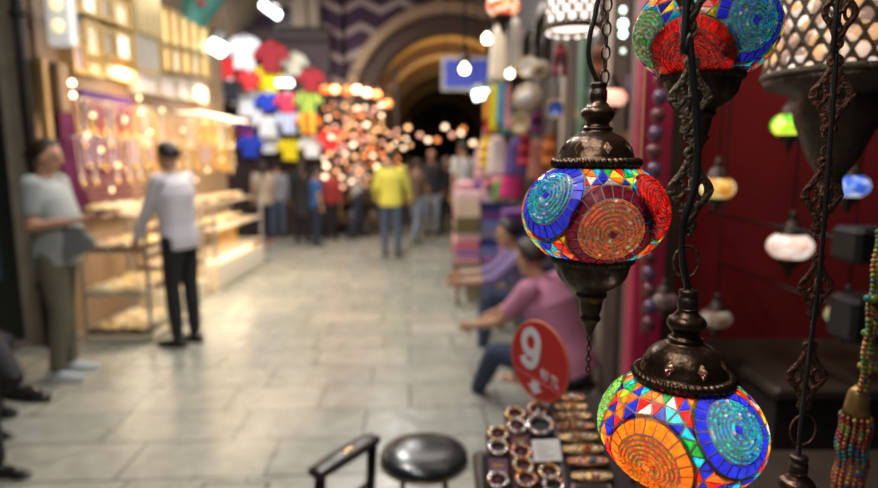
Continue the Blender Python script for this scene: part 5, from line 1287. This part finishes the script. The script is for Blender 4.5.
# chair with handle slot in the top rail
ZT=.60
A_=on_z(313,473,ZT); B_=on_z(377,434,ZT); mid=(A_+B_)/2; ux=(B_-A_); Lh=ux.length; ang=math.atan2(ux.y,ux.x)
t=thing('low_chair','low black wooden chair with a carved top rail and oval brass inlay','chair',(mid.x,mid.y,0),ang)
bw=M('black_lacquer',(.018,.014,.013),.3,var=.3,scale=20)
tr=MB(); n=28; rings=[]
vs=[]
for i in range(n+1):
    u=-1+2*i/n; x=u*Lh/2; y=-.012*(1-u*u)+.006; hw=.040*(1-.25*abs(u)**3); zz=ZT-.012*u*u; th=.013
    if abs(u)>.9: hw*=sqrt(max(.05,1-((abs(u)-.9)/.1)**2)); th*=sqrt(max(.1,1-((abs(u)-.9)/.1)**2))
    for (a,b) in ((-1,-.6),(-.6,-1),(.6,-1),(1,-.6),(1,.6),(.6,1),(-.6,1),(-1,.6)): vs.append((x,y+a*hw,zz+b*th))
fs=[tuple(range(8)),tuple(n*8+k for k in range(7,-1,-1))]
for i in range(n):
    for k in range(8): l=(k+1)%8; fs.append((i*8+l,i*8+k,i*8+8+k,i*8+8+l))
tr.add(vs,fs,True); top_=tr.build('top_rail',bw,t)
MB().ell((0,-.008,ZT+.009),.034,.014,.007,20,8).build('oval_inlay',M('brass_inlay',(.55,.36,.2),.25,.9),top_); MB().torus((0,-.008,ZT+.011),.036,.0025,32,6,sy=.42).build('inlay_ring',bw,top_)
for x in (-Lh/2*.80,Lh/2*.84): MB().tube([(x,.0,ZT-.01),(x,.012,.42),(x,.02,.0)],[.021,.019,.015],12,flat=.8).build('back_post',bw,t)
MB().rbox(-Lh/2*.9,Lh/2*.9,.0,.30,.27,.295,.012).build('seat',bw,t)
for x in (-Lh/2*.8,Lh/2*.8): MB().tube([(x,.28,.27),(x,.29,0)],.013,10).build('leg',bw,t)
MB().tube([(-Lh/2*.8,.015,.42),(Lh/2*.84,.015,.42)],.009,8).build('back_crossbar',bw,t)
# drain cover
q=on_z(236,486); t=thing('drain_cover','square stone drain cover with dark recessed edge at the bottom','drain cover',(q.x,q.y-.12,0)); 
for (a,b,c,d_) in ((-.16,.16,-.15,-.135),(-.16,.16,.135,.15),(-.16,-.145,-.135,.135),(.145,.16,-.135,.135)): pass
MB().box(-.16,.16,-.15,-.138,.0,.003).box(-.16,.16,.138,.15,.0,.003).box(-.16,-.148,-.138,.138,0,.003).box(.148,.16,-.138,.138,0,.003).build('cover_rim',M('groove_dark',(.03,.03,.028),.8),t); MB().box(-.146,.146,-.136,.136,0,.005).build('cover_plate',M('cover_stone',(.30,.30,.27),.4,scale=12),t)
# ================================================================ textiles on the right
def textile(loc,w,d,h,mat,label,rz=0,group=None):
    m=MB(); k=3
    for j in range(k):
        z0=h*j/k; z1=h*(j+1)/k-.003; r=(z1-z0)/2; pts=[(-d/2+r,z0)]+[(-d/2+r-r*sin(pi*i/8),z0+r-r*cos(pi*i/8)) for i in range(9)]+[(d/2,z1),(d/2,z0)]
        m.prism(pts,-w/2,w/2,'YZ')
    m2=MB().box(-w/2+.004,w/2-.004,d/2-.03,d/2-.004,0,h-.004)
    m.add([p for p in m2.v],m2.f)
    o=m.build('folded_textile',mat); o.location=loc; o.rotation_euler=(0,0,rz); return tag(o,label,'textile',group)
tex=[('pale pink',cl('palepink',(.75,.5,.52))),('cream',cl('creamt',(.68,.52,.38))),('olive brown',cl('olivebr',(.16,.12,.05))),('rose striped',stripes('t_rose',[(.6,.15,.2),(.75,.4,.4),(.5,.06,.12)],40)),('pink patterned',stripes('t_pink',[(.7,.3,.35),(.3,.4,.3),(.75,.5,.5),(.55,.1,.2)],55)),('navy',cl('navyt',(.02,.03,.16))),('orange cream',stripes('t_or',[(.8,.45,.2),(.75,.6,.45)],50)),('purple',cl('purplet',(.16,.05,.22))),('blue striped',stripes('t_blue',[(.1,.18,.5),(.05,.06,.2),(.4,.35,.5)],60)),('violet striped',stripes('t_vio',[(.3,.1,.4),(.15,.05,.25),(.6,.3,.45)],60)),('crimson',cl('crimt',(.4,.03,.06))),('teal striped',stripes('t_teal',[(.05,.25,.3),(.5,.2,.25),(.1,.1,.2)],60))]
def stack(x,y,z0,w,d,order,where,hs=.085):
    z=z0
    for i,k in enumerate(order):
        h=hs*rnd.uniform(.85,1.15); lv=['bottom','second','third','fourth','fifth','sixth','seventh','eighth','ninth','tenth'][i]
        textile((x+rnd.uniform(-.01,.01),y,z),w,d,h-.002,tex[k][1],'%s folded textile, %s up in the %s' % (tex[k][0],lv,where)); z+=h
def bench(x0,x1,y0,y1,z,label):
    t=thing('low_table',label,'table',((x0+x1)/2,(y0+y1)/2,0)); a=(x1-x0)/2; b=(y1-y0)/2; MB().rbox(-a,a,-b,b,z-.03,z,.008).build('table_top',brownw,t)
    for sx in (-1,1):
        for sy in (-1,1): MB().box(sx*(a-.03)-.02,sx*(a-.03)+.02,sy*(b-.03)-.02,sy*(b-.03)+.02,0,z-.03).build('leg',brownw,t)
rnd.seed(3)
bench(.17,.82,6.2,7.6,.46,'low wooden table under the two leftmost stacks of textiles')
stack(.31,6.45,.462,.26,.42,[4,9,3,4,2,2,1,1,0],'front left stack',.087)
stack(.62,6.45,.462,.32,.42,[9,8,5,11,8,7,5,0,0],'front right stack',.092)
stack(.31,7.2,.462,.26,.42,[3,6,4,1,10,0,6,0],'rear left stack',.098); stack(.62,7.2,.462,.32,.42,[5,8,9,10,3,7,6,4],'rear right stack',.105)
bench(.55,1.12,5.35,5.9,.40,'low wooden table with textiles beside the man in lilac')
stack(.84,5.62,.402,.46,.42,[8,5,11,9,8,5,7],'stack behind the heads of the seated men',.10)
# garments and goods hanging above
def garment(px,py0,py1,Y,wpx,mat,label,name='hanging_garment',cat='garment',flare=1.25):
    a=at(px,py0,Y); b=at(px,py1,Y); w=wpx/F*Y/2; h=a.z-b.z; t=thing(name,label,cat,b); m=MB(); n=24; rows=[]
    for j in range(9):
        u=j/8; z=h*(1-u); rr=w*(.55+.45*min(1,u*4))*(1+(flare-1)*u); rows.append((z,rr))
    vs=[]
    for z,rr in rows:
        for k in range(n): q=2*pi*k/n; f=1+.10*sin(5*q)*(1-z/h); vs.append((rr*cos(q)*f,rr*.35*sin(q)*f,z))
    fs=[tuple(range(n)),tuple(8*n+k for k in range(n-1,-1,-1))]
    for j in range(8):
        for k in range(n): l=(k+1)%n; fs.append((j*n+k,(j+1)*n+k,(j+1)*n+l,j*n+l))
    m.add(vs,fs,True); m.build('cloth',mat,t); MB().tube([(-w*.6,0,h*.985),(0,0,h+.05),(w*.6,0,h*.985)],.006,6).tube([(0,0,h+.05),(0,0,h+.12)],.004,5).build('hanger',metal,t)
garment(498,26,82,4.0,14,cl('ivory',(.85,.75,.6)),'long ivory garment hanging at the top beside the glowing bulb')
garment(515,18,72,3.7,12,cl('greyw',(.5,.46,.42)),'grey white garment hanging right of the ivory one')
garment(494,84,132,4.4,7,yl_,'narrow yellow scarf under the ivory garment','scarf','scarf'); garment(501,82,126,4.3,7,M('sky_cloth',(.08,.35,.6),.8),'narrow sky blue scarf under the ivory garment','scarf','scarf'); garment(508,84,130,4.2,6,cl('rosec',(.75,.35,.4)),'narrow rose scarf under the ivory garment','scarf','scarf'); garment(487,92,120,4.7,6,M('orange_cloth',(.85,.3,.05),.8),'narrow orange scarf nearest the greenish white lamp','scarf','scarf')
garment(483,142,180,5.6,14,cl('pinkg',(.75,.4,.42)),'pale pink garment hanging above the textile stacks'); garment(497,136,176,5.0,16,cl('whitepink',(.8,.65,.62)),'whitish pink garment above the textile stacks')
garment(519,138,176,4.6,24,M('violet_pattern',(.13,.07,.26),.8,var=.5,scale=22),'violet patterned garment left of the teal disc lantern'); garment(512,172,198,4.9,20,cl('hotpink',(.75,.04,.22)),'hot pink cloth hanging under the violet garment'); garment(536,140,180,4.0,14,M('salmon_cloth',(.6,.24,.18),.8,var=.3,scale=30),'salmon cloth hanging behind the left lantern'); garment(500,180,200,5.3,12,cl('leaf',(.15,.4,.1)),'small green cloth over the textile stacks')
def plate(px,py,Y,rpx,mat,rim,label,fluffy=False):
    p=at(px,py,Y); r=rpx/F*Y; t=thing('hanging_plate' if not fluffy else 'fur_hat',label,'plate' if not fluffy else 'hat',p); t.rotation_euler=(R_(80),0,R_(-25))
    if fluffy:
        m=MB(); m.ell((0,0,0),r,r,r*.6,24,14); m.v=[tuple(V(v)*(1+.10*noise.noise(V(v)*60))) for v in m.v]; m.build('hat_fur',mat,t); MB().ell((0,0,r*.42),r*.5,r*.5,r*.3,16,8).build('hat_crown',rim,t)
    else:
        MB().lathe([(0,.0),(r*.6,.0),(r,.02),(r*.98,.025),(r*.6,.008),(0,.008)],n=32).build('plate_body',mat,t); MB().torus((0,0,.022),r*.97,.004,32,6).build('plate_rim',rim,t)
    MB().tube([(0,r*.9,0),(0,r*.9+.25,-.05)],.003,5).build('hook',metal,t)
fur=M('beige_fur',(.42,.34,.25),.95,var=.4,scale=60); 
plate(529,68,3.6,10,M('white_glaze',(.75,.72,.66),.2),goldf,'white glazed plate hanging among the goods at the upper right'); plate(528,99,3.6,15,fur,M('white_fur',(.75,.72,.68),.9),'larger beige fur hat left of the lantern cap',True); plate(540,72,3.3,11,fur,M('brown_fur',(.2,.12,.07),.9),'smaller brown centred fur hat beside the white plate',True); plate(521,124,3.9,10,M('tan_glaze',(.4,.28,.16),.3),goldf,'tan glazed plate beneath the fur hats')
plate(556,110,3.0,9,M('blue_glaze',(.05,.12,.5),.2,var=.4,scale=40),goldf,'blue glazed plate behind the neck of the left lantern')
gd=[(487,152,14,5.4,'saffron',(.85,.42,.02)),(508,118,12,4.4,'turquoise',(.02,.35,.40)),(524,150,10,4.0,'crimson',(.45,.01,.04)),(549,150,12,3.5,'deep orange',(.7,.16,.02)),(536,118,11,3.8,'plum',(.14,.02,.14)),(489,118,9,4.9,'scarlet',(.6,.02,.02)),(560,60,12,3.1,'wine red',(.2,.01,.02)),(586,130,12,2.9,'moss green',(.08,.14,.03)),(598,60,11,2.8,'rust brown',(.25,.08,.03)),(566,205,13,3.2,'ochre',(.4,.2,.04))]
for i,(x,y,w,Y_,nm_,c_) in enumerate(gd): garment(x,y-16,y+16,Y_,w,stripes('bag_%d'%i,[c_,tuple(min(1,q*1.9+.08) for q in c_),c_,tuple(q*.4 for q in c_)],11,'Z'),nm_+' striped cloth pouch hanging along the right hand shops','cloth_pouch','pouch',1.1)
for i,(x,y,Y_,k) in enumerate(((466,186,6.5,4),(480,178,6.5,7),(494,186,6.2,3),(508,176,6.2,10))):
    p=at(x,y,Y_); m=MB(); m.ell((0,0,0),.13,.09,.06,20,10); o=m.build('cushion',tex[k][1]); o.location=(p.x,Y_,1.245+.06 if i<2 else 1.29+.06); tag(o,tex[k][0]+' cushion resting on top of the %s textile stack'%('front left' if i<2 else 'front right'),'cushion')
# ================================================================ lights
warm=(1,.74,.48)
def arealamp(nm,loc,e,col,sx,sy,tgt=(0,0,-1)):
    o=lamp(nm,'AREA',loc,e,col,sx,None,sy); o.rotation_euler=V(tgt).to_track_quat('-Z','Y').to_euler(); return o
for i,(x,y,e) in enumerate(((-.8,1.4,70),(-1.1,4.2,95),(-1.2,7.6,115),(-.9,10.6,60))): arealamp('street_fluorescent_light',(x,y,4.3),e,(1,.97,.92),.25,1.3)
arealamp('shop_light',(-2.75,6.2,2.15),38,warm,.3,2.6,(-.75,0,-1)); arealamp('shop_light',(-2.6,8.2,2.3),46,warm,.3,1.8,(-.4,.0,-1)); arealamp('counter_light',(-2.35,5.4,2.4),26,warm,.3,.9,(-.35,0,-1))
arealamp('sign_light',(-2.4,6.4,4.0),14,(1,.88,.72),.3,3,(-1,0,-.6))
arealamp('shirt_stall_light',(-3.2,10.3,3.9),60,(.95,.97,1),2.4,.4,(0,.9,-.75))
arealamp('lamp_shop_light',(-1.5,11.0,2.9),30,(1,.6,.35),1.4,.5,(0,.5,-1)); arealamp('passage_light',(.6,15.5,3.6),22,(1,.8,.5),1.2,2)
arealamp('wall_wash_light',(.3,10.8,3.2),36,(.9,.78,.85),3.0,.3,(0,.85,.5)); arealamp('arch_light',(.4,16,2.9),70,(1,.68,.32),2,2,(0,.2,1))
arealamp('textile_light',(.35,5.6,2.9),24,(1,.9,.85),.6,1.8,(.2,.15,-1)); arealamp('right_shop_light',(.75,3.6,2.85),7,(1,.85,.7),.3,1.6,(.4,0,-1))
arealamp('booth_light',(1.5,1.75,2.6),4,(1,.8,.65),.9,.2,(.1,.5,-1)); arealamp('stand_fill_light',(-.1,.35,2.3),6,(1,.93,.85),.5,.5,(.35,.85,-1.3))  # second one: fill added near the camera for the jewellery stand, no fixture
bake_remesh()
cam = bpy.data.cameras.new('camera'); co = bpy.data.objects.new('camera', cam); COL.objects.link(co)
co.location = (0,0,H); co.rotation_euler = (pi/2-PITCH, 0, 0); cam.sensor_width = 36; cam.lens = 36*F/878; cam.clip_start = .02; cam.clip_end = 200
cam.dof.use_dof = True; cam.dof.focus_distance = .615; cam.dof.aperture_fstop = 2.5; cam.dof.aperture_blades = 0
SC.camera = co
w = bpy.data.worlds.new('world'); SC.world = w; w.use_nodes = True
w.node_tree.nodes['Background'].inputs[0].default_value = (.55,.5,.5,1); w.node_tree.nodes['Background'].inputs[1].default_value = .024
SC.view_settings.view_transform = 'Standard'; SC.view_settings.look = 'None'; SC.view_settings.gamma = 1; SC.view_settings.exposure = 0
SC.view_settings.use_curve_mapping = False
SC.cycles.max_bounces = 8; SC.cycles.transparent_max_bounces = 12; SC.cycles.sample_clamp_indirect = 4; SC.cycles.caustics_reflective = False; SC.cycles.caustics_refractive = False
